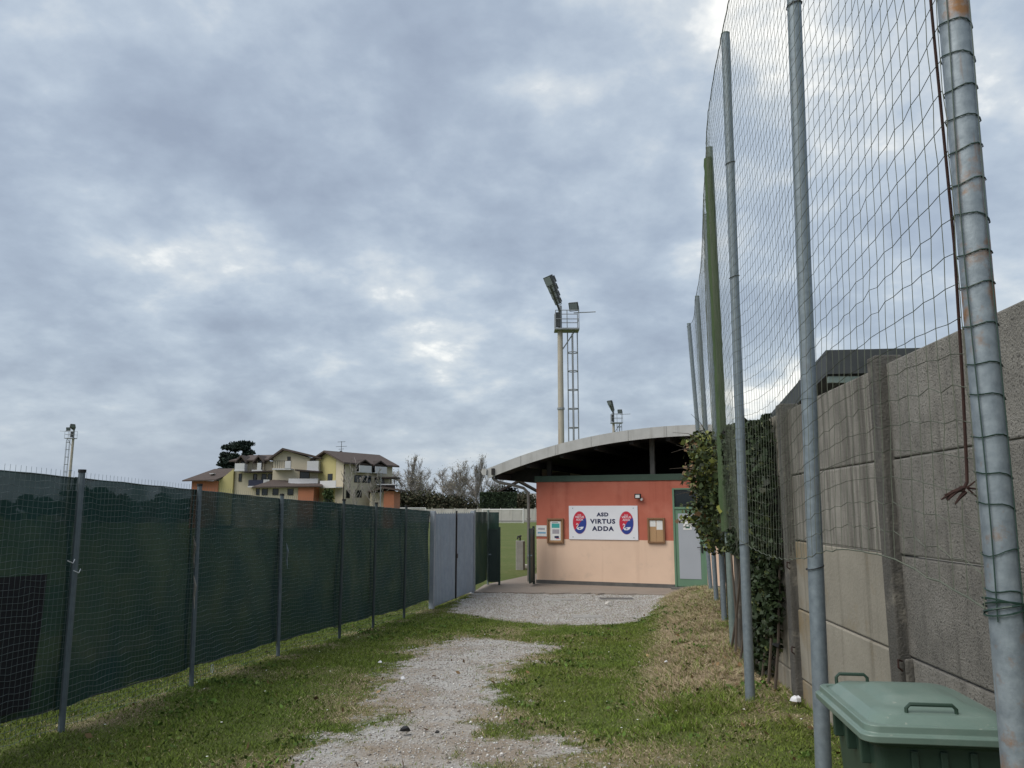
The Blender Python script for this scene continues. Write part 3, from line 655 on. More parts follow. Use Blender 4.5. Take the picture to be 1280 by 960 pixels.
# ================================================================== concrete panel wall (right)
wd_ = math.atan2(.17, 2.19)
wall = thing('concrete_wall', 'tall grey precast concrete panel wall behind the tall netting', 'wall', (2.5, 6.9, 0), -wd_)
PYS = [2.21, 0, -2.21, -4.42, -6.63, -8.84]
zs_ = [.02, .595, 1.17, 1.745, 2.31, 2.9]
pil = MB().box(-.095, .07, -.07, .07, -.3, 2.945); pil_o = None
for i, y in enumerate(PYS):
    if pil_o is None: pil_o = pil.build('pillar', M['conc_pillar'], wall, bevel=.012); pil_o.location = (0, y, 0)
    else:
        c = pil_o.copy(); col.objects.link(c); c.parent = wall; c.location = (0, y, random.uniform(-.01, .01))
pan = None; meshes = {}
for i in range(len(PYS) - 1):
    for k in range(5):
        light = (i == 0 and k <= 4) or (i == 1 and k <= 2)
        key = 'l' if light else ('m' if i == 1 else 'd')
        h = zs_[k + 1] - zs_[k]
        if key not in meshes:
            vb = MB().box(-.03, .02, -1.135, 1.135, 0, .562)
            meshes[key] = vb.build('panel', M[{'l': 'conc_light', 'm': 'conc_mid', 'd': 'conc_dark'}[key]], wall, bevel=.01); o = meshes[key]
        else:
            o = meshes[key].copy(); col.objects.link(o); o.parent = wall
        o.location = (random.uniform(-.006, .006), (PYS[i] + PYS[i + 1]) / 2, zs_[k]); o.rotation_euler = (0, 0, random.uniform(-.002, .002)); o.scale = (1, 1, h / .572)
for (y, z) in ((-2.32, 1.15), (-.10, 1.55), (-.10, .85), (-2.32, .62)):
    MB().tube([(-.09, y, z), (-.12, y - .02, z + .01), (-.125, y - .03, z - .03), (-.10, y - .02, z - .05)], .006, 5).build('rusty_hook', M['rust'], wall)
for z0, z1, dp in ((.0, .42, .0), (.47, .80, .006), (.86, 1.16, .002)): MB().box(-.07 - dp, -.02, -2.21 - .108 - dp, -2.21 - .086, z0, z1).build('mortar_patch', M['conc_pillar'], wall, bevel=.012)

# shed behind the wall
shed = thing('shed', 'low shed with dark overhanging roof behind the concrete wall', 'shed', (3.75, 9.0, 0))
MB().add([(0, 0, 3.89), (3.2, 0, 3.97), (3.35, 4.6, 3.0), (.12, 4.6, 2.9), (0, 0, 3.60), (3.2, 0, 3.68), (3.35, 4.6, 2.85), (.12, 4.6, 2.75)],
         [(0, 1, 2, 3), (4, 7, 6, 5), (0, 4, 5, 1), (1, 5, 6, 2), (2, 6, 7, 3), (3, 7, 4, 0)]).build('roof', M['flood'], shed)
MB().box(.02, 3.15, .02, .07, 3.50, 3.575).build('gutter', M['galv_green'], shed)
MB().box(.45, 3.0, .55, 4.2, 0, 3.35).build('wall', M['conc'], shed)

# ================================================================== tall net poles and safety net
pole_info = [  # y, x, z0, lean top dx, top z, material, label
    (2.05, 1.25, .38, .095, 6.55, 'galv_rust', 'thick rust-stained steel net pole in front of the green bin'),
    (4.20, 1.58, .40, .16, 6.55, 'galv', 'steel net pole just behind the green bin'),
    (6.76, 1.985, .34, .07, 6.52, 'galv', 'steel net pole standing in grass left of the wall pillar'),
    (9.48, 2.62, .31, -.02, 6.70, 'galv_green', 'steel net pole wrapped in gathered green netting beside the ivy'),
    (11.63, 3.10, .31, -.02, 6.63, 'galv', 'steel net pole rising through the middle of the ivy bush'),
    (13.95, 3.60, .30, -.13, 5.95, 'galv', 'shorter steel net pole second from the clubhouse'),
    (15.96, 4.02, .29, -.25, 5.92, 'galv', 'shorter steel net pole nearest the clubhouse door')]
tops = []
for y, x, z0, dx, zt, mt, lab in pole_info:
    z0 = float(gz(x, y))
    t = thing('net_pole', lab, 'pole', (x, y, z0), 0, 'tall steel poles of the safety net')
    MB().tube([(0, 0, -.3), (dx * .5, 0, (zt - z0) * .5), (dx, 0, zt - z0)], .0405, 16).build('shaft', M[mt], t, smooth=True)
    MB().tube([(dx, 0, zt - z0), (dx, 0, zt - z0 + .012)], .043, 12).build('cap', M['galv_green'], t)
    for h in ((2.2, 4.6) if mt != 'galv_rust' else (3.9,)):
        MB().tube([(dx * h / (zt - z0) , 0, h), (dx * h / (zt - z0), 0, h + .012)], .0425, 12).build('joint_band', M['galv'], t)
    tops.append((x, y, z0, dx, zt))
def pole_x(i, z):
    x, y, z0, dx, zt = tops[i]; return x + dx * (z - z0) / (zt - z0)

net = thing('safety_net', 'tall green cord safety net strung between the steel poles', 'net', (tops[0][0], tops[0][1], 0))
no = net.location.copy()
cum = [0]
for i in range(6): cum.append(cum[-1] + math.hypot(tops[i + 1][0] - tops[i][0], tops[i + 1][1] - tops[i][1]))
TOT = cum[-1]; NC = int(TOT / .1); ZB = 1.78; NRW = 49
nodes = {}
topz = [t[4] for t in tops]
nj = rng.normal(size=(NC + 1, NRW + 1, 3))
drift = np.cumsum(rng.normal(size=(NRW + 1,)) * .006)
for c in range(NC + 1):
    s = TOT * c / NC; i = min(max(np.searchsorted(cum, s) - 1, 0), 5); t = (s - cum[i]) / (cum[i + 1] - cum[i])
    sag = math.sin(math.pi * t)
    zt = topz[i] * (1 - t) + topz[i + 1] * t - .06 - .10 * sag
    for r in range(NRW + 1):
        q = r / NRW
        zb = ZB + .11 * sag * (1 if i % 2 == 0 else -.5) - .03
        z = zb + (zt - zb) * q
        x = (pole_x(i, z) * (1 - t) + pole_x(i + 1, z) * t) - .048 + .05 * sag * math.sin(q * 3.0 + i)
        y = tops[i][1] * (1 - t) + tops[i + 1][1] * t
        edge = min(1, 2.5 * t, 2.5 * (1 - t)) if 0 <= t <= 1 else 0
        z += -.02 * sag * (1 - q) + .006 * (1 if (c % 2) else -1) * (.5 + .5 * math.sin(r * 1.3 + i))
        jx = nj[c, r] * (.0015, .002, .0026)
        z += .010 * sag * math.sin(r * .45 + i * 2)
        nodes[c, r] = (x + jx[0] - no.x, y + jx[1] + .003 * math.sin(r * .9 + i) - no.y, z + jx[2])
vs_, fs_ = [], []
RAD = .0014
def strand(a, b, r=RAD):
    a = Vector(a); b = Vector(b); t = (b - a).normalized(); u = t.orthogonal().normalized(); v_ = t.cross(u); k = len(vs_)
    for p in (a, b):
        for q in (0, 2.0944, 4.1888): vs_.append(tuple(p + (u * math.cos(q) + v_ * math.sin(q)) * r))
    fs_.extend([(k, k + 1, k + 4, k + 3), (k + 1, k + 2, k + 5, k + 4), (k + 2, k, k + 3, k + 5)])
for c in range(NC + 1):
    for r in range(NRW + 1):
        if c < NC: strand(nodes[c, r], nodes[c + 1, r])
        if r < NRW: strand(nodes[c, r], nodes[c, r + 1])
MB().add(vs_, fs_).build('cord_mesh', M['net'], net, fix=False)
MB().tube([nodes[c, 0] for c in range(NC + 1)], .0026, 4).build('bottom_rope', M['net'], net)
MB().tube([nodes[c, NRW] for c in range(NC + 1)], .005, 4).build('top_rope', M['net'], net)
# tie wires coiled round the nearest pole
for k in range(47):
    z = 1.80 + k * .1 + random.uniform(-.012, .012); px = pole_x(0, z) - no.x; ti = random.uniform(-.015, .015)
    MB().tube([(px + .0435 * math.cos(q), .0435 * math.sin(q), z + ti * math.cos(q) + .004 * math.sin(3 * q)) for q in np.linspace(0, 6.2832, 15)], .0019, 4, cap=False).build('tie_wire', M['tie'], net)
for k, ph in enumerate((3.7, 5.2)):
    MB().tube([(pole_x(0, z) - no.x + .0445 * math.cos(ph + .12 * math.sin(z * 4)), .0445 * math.sin(ph + .12 * math.sin(z * 4)), z) for z in np.linspace(1.72, 6.4, 40)], .002, 4).build('lacing_wire', M['tie'], net)
for k in range(4):
    z = 1.745 + .007 * k; px = pole_x(0, z) - no.x
    MB().tube([(px + .047 * math.cos(q), .047 * math.sin(q), z + .012 * math.cos(q + k)) for q in np.linspace(0, 6.2832, 15)], .0028, 4, cap=False).build('tie_wire', M['tie'], net)
for i, z in ((1, 1.70), (2, 1.72), (3, 1.7), (1, 5.0), (2, 5.2), (2, 4.1)):
    px = pole_x(i, z) - no.x; py = tops[i][1] - no.y
    MB().tube([(px + .046 * math.cos(q), py + .046 * math.sin(q), z + .012 * math.cos(q)) for q in np.linspace(0, 6.2832, 13)], .0032, 4, cap=False).build('tie_wire', M['black'], net)
# rusty guy cable with frayed end
rc = MB().tube([(pole_x(0, 6.4) - no.x - .05, .05, 6.4), (pole_x(0, 4.5) - no.x - .046, .05, 4.5), (.012, .05, 3.4), (.012, .05, 2.75), (-.002, .05, 2.35), (-.016, .045, 2.12), (-.022, .04, 2.075), (-.04, .035, 2.05)], .0048, 6)
rco = rc.build('guy_cable', M['rust'], net, smooth=True)
fr = MB()
for k in range(5):
    a = Vector((-.036 + random.uniform(-.008, .006), .036, 2.052 + random.uniform(-.010, .010))); e_ = random.uniform(.6, 1.1)
    fr.tube([a, a + Vector((-.022 * e_, 0, -.010 + random.uniform(-.006, .006))), a + Vector((-.05 * e_, random.uniform(-.01, .01), -.026 + random.uniform(-.012, .012)))], [.006, .005, .002], 4)
for k in range(3):
    fr.tube([(-.03, .03, 2.06), (.0, .02, 2.085 - .03 * k), (.018, .01, 2.06 - .05 * k), (.022, .015, 1.98 - .06 * k)], .0028, 4)
fr.build('frayed_end', M['rust'], rco)
# gathered netting hanging along the wrapped pole
gp = tops[3]
vs_, fs_ = [], []; nr_, nk = 50, 16
for r in range(nr_ + 1):
    z = 1.75 + (gp[4] - .15 - 1.75) * r / nr_; x = pole_x(3, z)
    for k in range(nk):
        q = 2 * math.pi * k / nk; wv = .5 + .5 * math.sin(3 * q + r * .12); taper = .55 + .45 * (1 - r / nr_)
        rad = (.041 + .019 * wv * taper + .012 * random.random()) * (1.0 if r > 2 else .8)
        vs_.append((x - .03 - no.x + 1.0 * rad * math.cos(q), gp[1] - .02 - no.y + rad * 1.1 * math.sin(q), z))
for r in range(nr_):
    for k in range(nk): fs_.append((r * nk + k, r * nk + (k + 1) % nk, (r + 1) * nk + (k + 1) % nk, (r + 1) * nk + k))
MB().add(vs_, fs_).build('gathered_netting', M['gnet'], net, smooth=True)
for k in range(10):
    a = nodes[int(NC * (cum[2] + .15 + .2 * k) / TOT), 0] if k < 8 else nodes[int(NC * (cum[2] + .3) / TOT), 1]
    MB().tube([a, (a[0] - .02 * random.random(), a[1] + random.uniform(-.1, .1), a[2] - random.uniform(.05, .16)), (a[0] + random.uniform(-.03, .03), a[1] + random.uniform(-.25, .25), a[2] - random.uniform(.12, .34))], .0018, 3).build('loose_cord', M['net'], net)

# ================================================================== wheeled bin
bt = Vector((1.43, 2.90, 0)); brz = -R(7.6)
bz = float(gz(bt.x, bt.y))
wb = thing('wheeled_bin', 'dark green plastic wheeled bin with pale faded lid by the wall', 'bin', (bt.x, bt.y, bz), brz)
LZ = 1.30 - bz                 # height of the lid rim above the ground
def loop(hx, hy, z, ch, oy=0.):  # chamfered rectangle
    out_ = []
    for cx_, cy_, a0 in ((hx - ch, hy - ch, 0), (-hx + ch, hy - ch, 90), (-hx + ch, -hy + ch, 180), (hx - ch, -hy + ch, 270)):
        out_ += [(cx_ + ch * math.cos(R(a0 + 18 * k)), cy_ + ch * math.sin(R(a0 + 18 * k)) + oy, z) for k in range(6)]
    return out_
def loft(loops, cap0=True, cap1=True):
    b = MB(); n = len(loops[0]); vs_ = [p for l in loops for p in l]; fs_ = []
    for i in range(len(loops) - 1):
        for k in range(n): fs_.append((i * n + k, i * n + (k + 1) % n, (i + 1) * n + (k + 1) % n, (i + 1) * n + k))
    if cap0: fs_.append(tuple(reversed(range(n))))
    if cap1: fs_.append(tuple((len(loops) - 1) * n + k for k in range(n)))
    return b.add(vs_, fs_)
loft([loop(.165, .19, .05, .02), loop(.205, .255, LZ - .06, .03), loop(.225, .275, LZ - .055, .03), loop(.225, .275, LZ - .015, .03)]).build('body', M['bin'], wb, bevel=.006)
for x in (-.09, .0, .09): MB().box(x - .012, x + .012, -.262, -.225, LZ - .36, LZ - .07).build('rib', M['bin'], wb, bevel=.004)
for y in (-.16, 0, .16): MB().box(-.232, -.19, y - .012, y + .012, LZ - .14, LZ - .055).build('rib', M['bin'], wb, bevel=.004)
lid = loft([loop(.248, .308, LZ - .035, .045), loop(.262, .322, LZ - .035, .045), loop(.264, .324, LZ - .012, .045), loop(.250, .310, LZ - .008, .042), loop(.248, .308, LZ + .016, .045), loop(.228, .290, LZ + .018, .05), loop(.226, .288, LZ + .012, .05), loop(.220, .280, LZ + .014, .055), loop(.205, .265, LZ + .032, .065), loop(.195, .255, LZ + .040, .07), loop(.155, .20, LZ + .046, .06), loop(.135, .165, LZ + .050, .06, .015), loop(.115, .13, LZ + .062, .05, .015), loop(.05, .06, LZ + .064, .02, .015)], cap0=True).build('lid', M['lid'], wb, smooth=True, bevel=.004)
def handle(x, y, z, w_, ang=0.):
    pts = [(-w_ / 2, 0, -.02), (-w_ / 2, 0, .022), (-w_ / 2 + .012, 0, .034), (w_ / 2 - .012, 0, .034), (w_ / 2, 0, .022), (w_ / 2, 0, -.02)]
    ca, sa = math.cos(ang), math.sin(ang)
    MB().tube([(x + p[0] * ca, y + p[0] * sa, z + p[2]) for p in pts], .0065, 8).build('lid_handle', M['bin'], lid, smooth=True)
handle(-.02, -.235, LZ + .034, .155, .0)
handle(-.135, .235, LZ + .034, .115, .0)
MB().tube([(-.2, .315, LZ - .02), (.2, .315, LZ - .02)], .014, 8).build('hinge_bar', M['bin'], wb)
for s in (-1, 1):
    wh = MB().tube([(s * .17, .2, .10), (s * .21, .2, .10)], .10, 16).build('wheel', M['black'], wb, smooth=True)
    MB().tube([(s * .165, .2, .10), (s * .216, .2, .10)], .04, 10).build('hub', M['bin'], wh)

# ================================================================== ivy
def ivy_tints(n, bright=.2):
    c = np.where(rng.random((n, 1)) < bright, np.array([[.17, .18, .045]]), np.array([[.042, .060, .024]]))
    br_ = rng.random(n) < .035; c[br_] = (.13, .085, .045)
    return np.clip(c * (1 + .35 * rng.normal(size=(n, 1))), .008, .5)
iv = thing('ivy_bush', 'leafy ivy bush climbing the poles in front of the clubhouse door', 'ivy', (3.0, 11.4, float(gz(3.0, 11.4))))
io = iv.location
P = []
for k in range(46):
    y = rng.uniform(9.7, 13.4); xp = np.interp(y, PY, PX) + .05; z = rng.uniform(2.05, 3.1) if k % 4 else rng.uniform(1.65, 2.2)
    r = rng.uniform(.16, .34) * (1 - .35 * max(0, (2 - z)))
    xo = rng.normal() * .13
    n = int(330 * (r / .25) ** 2)
    d = rng.normal(size=(n, 3)); d /= np.linalg.norm(d, axis=1)[:, None]; d *= (rng.random((n, 1)) ** .4) * r
    P.append(np.array([xp + xo, y, z]) + d * (1, 1.2, 1.1))
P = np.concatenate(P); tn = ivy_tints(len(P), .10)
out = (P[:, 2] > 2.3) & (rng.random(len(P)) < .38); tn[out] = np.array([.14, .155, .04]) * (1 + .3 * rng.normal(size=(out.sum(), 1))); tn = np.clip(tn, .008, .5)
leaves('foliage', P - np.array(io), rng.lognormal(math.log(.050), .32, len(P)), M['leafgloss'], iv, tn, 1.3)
tw = MB()
for k in range(34):
    y = random.uniform(9.9, 13.3); x = float(np.interp(y, PY, PX)); z = random.uniform(1.9, 3.0)
    a = Vector((x, y, z)); d = Vector((random.uniform(-1, .2), random.uniform(-.6, .3), random.uniform(-.1, .7))).normalized()
    pts = [a, a + d * .25, a + d * .45 + Vector((0, 0, .06)), a + d * .68 + Vector((0, 0, .02))]
    tw.tube([p - io for p in pts], [.008, .006, .004, .002], 4)
for k in range(6):
    y = 10 + k * .55; x = float(np.interp(y, PY, PX)) + .08
    tw.tube([Vector((x + random.uniform(-.06, .1), y, float(gz(x, y)))) - io, Vector((x, y + .05, 1.2)) - io, Vector((x - .04, y, 2.6)) - io], [.02, .016, .01], 5)
tw.build('stems', M['bark'], iv)
tipp = []
for k in range(26):
    y = random.uniform(9.9, 13.3); x = float(np.interp(y, PY, PX)) - random.uniform(.25, .55); z = random.uniform(1.7, 3.1); tipp += [(x + random.gauss(0, .03), y + random.gauss(0, .03), z + random.gauss(0, .04)) for _ in range(6)]
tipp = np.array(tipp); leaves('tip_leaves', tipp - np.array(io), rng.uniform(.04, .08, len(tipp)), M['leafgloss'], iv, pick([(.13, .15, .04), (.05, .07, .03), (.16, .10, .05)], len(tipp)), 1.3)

iv2 = thing('ivy_bush', 'dark ivy smothering the end of the concrete wall', 'ivy', (2.52, 8.0, float(gz(2.5, 8.0))))
io = iv2.location
n = 15000; y = rng.uniform(7.02, 9.1, n); wx = 2.5 + .0776 * (y - 6.9)
z = .25 + rng.random(n) ** .8 * 2.65; lump = fbm(y, z, 2.2, 3)
keep = ~((z < 1.5) & (y > 8.25 + .2 * lump)) & (lump + .25 * sstep(.2, 1.2, z) > .42) & (y > 7.05 + .35 * fbm(z, z * 0, 1.5, 2) - .1 * (z > 1)) & ~((z < .7) & (y < 7.5) & (lump < .55))
y, z, wx, lump = y[keep], z[keep], wx[keep], lump[keep]
depth = (.03 + .20 * lump) * rng.random(len(y)) ** .6
P = np.stack([wx - .05 - depth, y, z + .10 * (lump - .4)], 1)
tn = np.clip(np.where(rng.random((len(P), 1)) < .08, np.array([[.08, .095, .035]]), np.array([[.027, .042, .019]])) * (1 + .35 * rng.normal(size=(len(P), 1))), .006, .3)
leaves('foliage', P - np.array(io), rng.lognormal(math.log(.044), .32, len(P)), M['leafgloss'], iv2, tn, 1.25, .4)
tw = MB()
for k in range(9):
    y = 7.25 + k * .24; x = 2.5 + .0776 * (y - 6.9) - .12
    tw.tube([Vector((x - .05, y, float(gz(x, y)) - .03)) - io, Vector((x, y + random.uniform(-.1, .1), .8)) - io, Vector((x + .04, y + random.uniform(-.2, .2), 1.6)) - io, Vector((x + .05, y + random.uniform(-.2, .2), 2.5)) - io], [.016, .013, .010, .006], 6)
tw.build('stems', M['bark'], iv2)

# ================================================================== floodlight towers
def tower(label, x, y, z0, h, side, arm, nl, pole_r=.2, detail=True, adir=(0, -1)):
    t = thing('floodlight_tower', label, 'light tower', (x, y, z0), 0, 'floodlight towers of the sports ground')
    MB().tube([(0, 0, -.2), (0, 0, h * .5), (-.1 * side * 0, 0, h)], [pole_r, pole_r * .92, pole_r * .8], 10).build('mast', M['tower_pole'], t, smooth=True)
    for q in (.35, .62): MB().tube([(0, 0, h * q), (0, 0, h * q + .12)], pole_r * 1.12, 10).build('mast_band', M['tower'], t)
    ax = .75 * side
    for dx, dy in ((-.3, 0), (.3, 0), (0, -.3), (0, .3)):
        MB().tube([(ax + dx, dy, 2.2), (ax + dx, dy, h - .2)], .035, 4).build('cage_rail', M['tower'], t)
    z = 2.4
    while z < h - .3:
        MB().tube([(ax + .3 * math.cos(q), .3 * math.sin(q), z) for q in np.linspace(0, 6.2832, 11)], .03, 4, cap=False).build('cage_hoop', M['tower'], t); z += 1.15
    pl_ = MB().box(min(-.35 * side, 1.15 * side), max(-.35 * side, 1.15 * side), -.5, .5, h - .1, h).build('platform', M['tower'], t)
    for zz in (.55, 1.1):
        MB().tube([(-.3 * side, -.48, h + zz), (1.12 * side, -.48, h + zz), (1.12 * side, .48, h + zz), (-.3 * side, .48, h + zz)], .025, 4).build('guard_rail', M['tower'], pl_)
    for px, py in ((1.12, -.48), (1.12, .48), (-.3, -.48), (-.3, .48), (.4, -.48)):
        MB().tube([(px * side, py, h), (px * side, py, h + 1.1)], .025, 4).build('guard_post', M['tower'], pl_)
    MB().tube([(.1 * side, 0, h - 1.3), (.9 * side, 0, h - .1)], .035, 4).build('brace', M['tower'], t)
    MB().tube([(0, 0, h), (0, 0, h + 1.5)], pole_r * .6, 8).build('mast_head', M['tower'], t)
    ax_, ay_ = arm[0], arm[1]; za = h + 1.15
    MB().tube([(0, 0, za), (ax_, ay_, za + arm[2])], .07, 6).build('crossarm', M['flood'], t)
    def flood(px, py, pz, yaw, s=1.):
        Mx = Matrix.Translation((px, py, pz)) @ Matrix.Rotation(yaw, 4, 'Z') @ Matrix.Rotation(R(28), 4, 'X')
        f = MB().box(-.36 * s, .36 * s, -.14 * s, .06 * s, -.30 * s, .30 * s, Mx).box(-.26 * s, .26 * s, .06 * s, .26 * s, -.2 * s, .2 * s, Mx).build('floodlight', M['flood'], t)
        MB().box(-.31 * s, .31 * s, -.155 * s, -.142 * s, -.25 * s, .25 * s, Mx).build('lens', M['floodglass'], f)
        MB().tube([Mx @ Vector((-.37 * s, 0, 0)), Mx @ Vector((-.37 * s, 0, -.38 * s)), Mx @ Vector((.37 * s, 0, -.38 * s)), Mx @ Vector((.37 * s, 0, 0))], .022, 4).build('yoke', M['tower'], f)
    for k in range(nl):
        q = (k + 1) / nl; flood(ax_ * q, ay_ * q, za + arm[2] * q + .28, R(-55 if side > 0 else 60) + .1 * random.uniform(-1, 1), .60 + .32 * q)
    flood(.85 * side, -.1, h + 1.45, R(-20 * side), .8)
    MB().tube([(.85 * side, 0, h + 1.05), (2.2 * side, 0, h + 1.12)], .03, 4).build('stay_rod', M['tower'], t)
    MB().box(-.32, .0, -.35, -.15, h + .1, h + 1.0).build('ballast_box', M['flood'], t)
tower('tall cream floodlight tower with caged ladder rising behind the clubhouse', 2.95, 46, -.1, 13.05, 1, (-.85, -5.0, .15), 4)
tower('small distant floodlight tower just above the clubhouse roof', 13.0, 98, -.2, 13.3, 1, (-.9, -4.0, .6), 4)
tower('distant floodlight tower above the fence at far left', -68.6, 120, -.25, 13.4, -1, (1.4, -3.0, .2), 4, .22)

# ================================================================== far boundary wall, goals, hedge
fw = thing('boundary_wall', 'low pale concrete panel wall along the far end of the pitch', 'wall', (0, 150, -.25))
pm = None; qm = None
for i in range(-40, 16):
    x = i * 2.2
    if pm is None:
        pm = MB().box(-1.04, 1.04, 0, .08, 0, 2.55).build('panel', M['conc_far'], fw); qm = MB().box(-.09, .09, -.05, .12, 0, 2.72).build('pillar', M['conc_far'], fw); a, b = pm, qm
    else:
        a = pm.copy(); b = qm.copy(); col.objects.link(a); col.objects.link(b); a.parent = fw; b.parent = fw
    a.location = (x + 1.1, 0, random.uniform(-.05, .05)); b.location = (x, 0, 0)
MB().box(-88, 36, -.12, -.06, 0, .35).build('base_course', M['conc'], fw)
def goal(label, x0, x1, y, z):
    t = thing('football_goal', label, 'goal', ((x0 + x1) / 2, y, z), 0, 'white football goals at the far end'); h = (x1 - x0) / 2
    for s in (-1, 1):
        MB().tube([(s * h, 0, 0), (s * h, 0, 2.40)], .075, 8).build('goal_post', M['goal'], t, smooth=True)
        MB().tube([(s * h, 0, 2.38), (s * h, 1.0, 2.3), (s * h, 1.9, 0)], .035, 5).build('net_support', M['goal'], t)
    MB().tube([(-h - .06, 0, 2.40), (h + .06, 0, 2.40)], .075, 8).build('crossbar', M['goal'], t, smooth=True)
    MB().tube([(-h, 1.9, .04), (h, 1.9, .04)], .03, 5).build('ground_bar', M['goal'], t)
goal('white football goal seen between the green fence and the clubhouse', -5.3, 2.0, 140, -.25)
goal('white football goal showing over the cloth fence below the orange wall', -22.9, -15.55, 140, .0)

def crown(name, cs, n, size, m, parent, org, cols, shell=.5):
    P = []
    for (x, y, z, rx, ry, rz_) in cs:
        d = rng.normal(size=(n, 3)); d /= np.linalg.norm(d, axis=1)[:, None]; d *= (rng.random((n, 1)) ** shell)
        P.append(np.array([x, y, z]) + d * (rx, ry, rz_))
    P = np.concatenate(P); tn = pick(cols, len(P))
    return leaves(name, P - np.array(org), rng.uniform(.7, 1.3, len(P)) * size, m, parent, tn)

hd = thing('clipped_hedge', 'dark clipped box hedge behind the far boundary wall', 'hedge', (-2.4, 153, -.2))
n = 9000; P = np.stack([rng.uniform(-6.3, .9, n), rng.uniform(152, 155, n), rng.uniform(0, 5.45, n)], 1)
f = rng.integers(0, 3, n); P[f == 0, 1] = 152 + rng.random((f == 0).sum()) * .25; P[f == 1, 2] = 5.45 - rng.random((f == 1).sum()) * .2
leaves('foliage', P - np.array(hd.location), rng.uniform(.16, .34, n), M['leaf'], hd, pick([(.034, .052, .030), (.044, .062, .034)], n))
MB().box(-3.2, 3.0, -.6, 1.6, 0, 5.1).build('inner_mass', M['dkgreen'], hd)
cot = thing('cottage', 'dark pitched roof just showing above the clipped hedge', 'building', (1.5, 166, 0))
MB().prism([(-5.5, 5.6), (0, 8.6), (4.5, 6.1), (4.5, 5.7), (0, 8.1), (-5.5, 5.2)], 0, 9).build('roof', M['hdark'], cot)
MB().box(-4.8, 3.8, .6, 8.4, -.2, 5.6).build('wall', M['conc_far'], cot)

# ------------------------------------------------------------------ trees
def branch(mb, p, d, ln, r, lvl, tips, up=.25, spread=.55, kids=4, nseg=3, minr=.012):
    pts = [p.copy()]; rad = [r]; q = p.copy(); dd = d.copy()
    for k in range(nseg):
        dd = (dd + Vector((random.gauss(0, .12), random.gauss(0, .12), random.gauss(0, .06) + up * .25))).normalized()
        q = q + dd * (ln / nseg); pts.append(q.copy()); rad.append(max(minr, r * (1 - .75 * (k + 1) / nseg)))
    mb.tube(pts, rad, 5 if lvl == 0 else 3, cap=False)
    if lvl <= 0 and False: return
    if lvl >= 3: tips.append(q); tips.append(pts[-2]); return
    for k in range(kids + (kids * 2 if lvl == 0 else 0)):
        t = random.uniform(.16 if lvl == 0 else .2, 1.0); i = min(int(t * nseg), nseg - 1); bp = pts[i].lerp(pts[i + 1], t * nseg - i)
        a = random.uniform(0, 6.283); side = Vector((math.cos(a), math.sin(a), 0))
        nd = (dd * (1 - spread) + side * spread + Vector((0, 0, up))).normalized()
        branch(mb, bp, nd, ln * random.uniform(.38, .6) * (1.15 - .4 * t), max(minr, r * .45), lvl + 1, tips, up, spread, kids, nseg, minr)
def bare_tree(name, label, x, y, h, up, spread, leafn=0, cols=((.14, .12, .07),), rt=None, group='bare trees beyond the pitch', kids=6):
    t = thing(name, label, 'tree', (x, y, -.2), 0, group); mb = MB(); tips = []
    branch(mb, Vector((0, 0, 0)), Vector((0, 0, 1)), h * .82, rt or h * .018, 0, tips, up, spread, kids, 4, .026)
    mb.build('trunk', M['bark_pale'], t, fix=False)
    if leafn:
        tp = np.array([tuple(q) for q in tips]); k = rng.integers(0, len(tp), leafn)
        leaves('crown', tp[k] + rng.normal(size=(leafn, 3)) * .38, rng.uniform(.07, .16, leafn), M['leaf'], t, pick(cols, leafn))
bt_ = [(487, 583, 146, .2, .45, 500, 'slim bare tree rising right of the apartment house'), (500, 588, 158, .12, .6, 700, 'spreading bare tree beside the orange house wall'), (518, 577, 160, .4, .32, 900, 'narrow leafless poplar first to the right of the house'), (538, 584, 165, .2, .5, 1500, 'tawny-leaved bare tree left of the row centre'),
       (553, 586, 170, .15, .55, 1100, 'bushy bare tree at the middle of the row'), (568, 581, 162, .25, .48, 1700, 'brownish bare tree with dense twigs in the row'), (581, 587, 172, .12, .58, 800, 'pale low bare tree right of the row centre'), (592, 575, 166, .5, .28, 1200, 'tallest narrow poplar of the bare row'), (603, 588, 175, .15, .58, 900, 'bare tree next to the clipped hedge'), (529, 589, 176, .15, .55, 900, 'low bare tree between the poplar and the tawny tree'), (622, 590, 178, .15, .58, 700, 'bare tree showing above the clipped hedge')]
for u, v, D, up, spd, nl, lab in bt_:
    p = at(u, v + 6, D); bare_tree('bare_tree', lab, p.x, D, p.z + .2, up, spd, nl, [(.22, .20, .13), (.27, .24, .17), (.16, .15, .09)])
for u0, D, h, wd, lab in ((512, 156, 6.6, 4.2, 'dark rounded evergreen shrub beside the orange house wall'), (536, 157, 6.8, 4.8, 'broad olive shrub under the bare trees'), (562, 158, 5.4, 4.6, 'low dark shrub left of the clipped hedge'), (586, 158, 4.8, 4.6, 'low green shrub touching the clipped hedge'), (628, 172, 8.2, 4.2, 'dull green bush behind the clipped hedge'), (655, 160, 6.5, 3.0, 'twiggy shrub half hidden by the clubhouse downpipe')):
    p = at(u0, 640, D); t = thing('shrub', lab, 'shrub', (p.x, D, -.2), 0, 'shrubs beyond the pitch')
    cs = [(p.x + random.uniform(-.6, .6) * wd, D + random.uniform(-1, 1), h * random.uniform(.3, .62), wd * .5, 1.4, h * .36) for _ in range(11)]
    crown('crown', cs, 420, .3, M['leaf'], t, t.location, [(.050, .056, .034), (.065, .066, .040), (.08, .07, .045)])
    MB().tube([(0, 0, -.2), (.1, 0, h * .4)], [.12, .07], 6).build('trunk', M['bark'], t)
ced = at(303, 575, 125); t = thing('cedar_tree', 'dark evergreen cedar rising behind the apartment house', 'tree', (ced.x, 125, -.2))
pt = at(303, 548, 125).z
cs = []
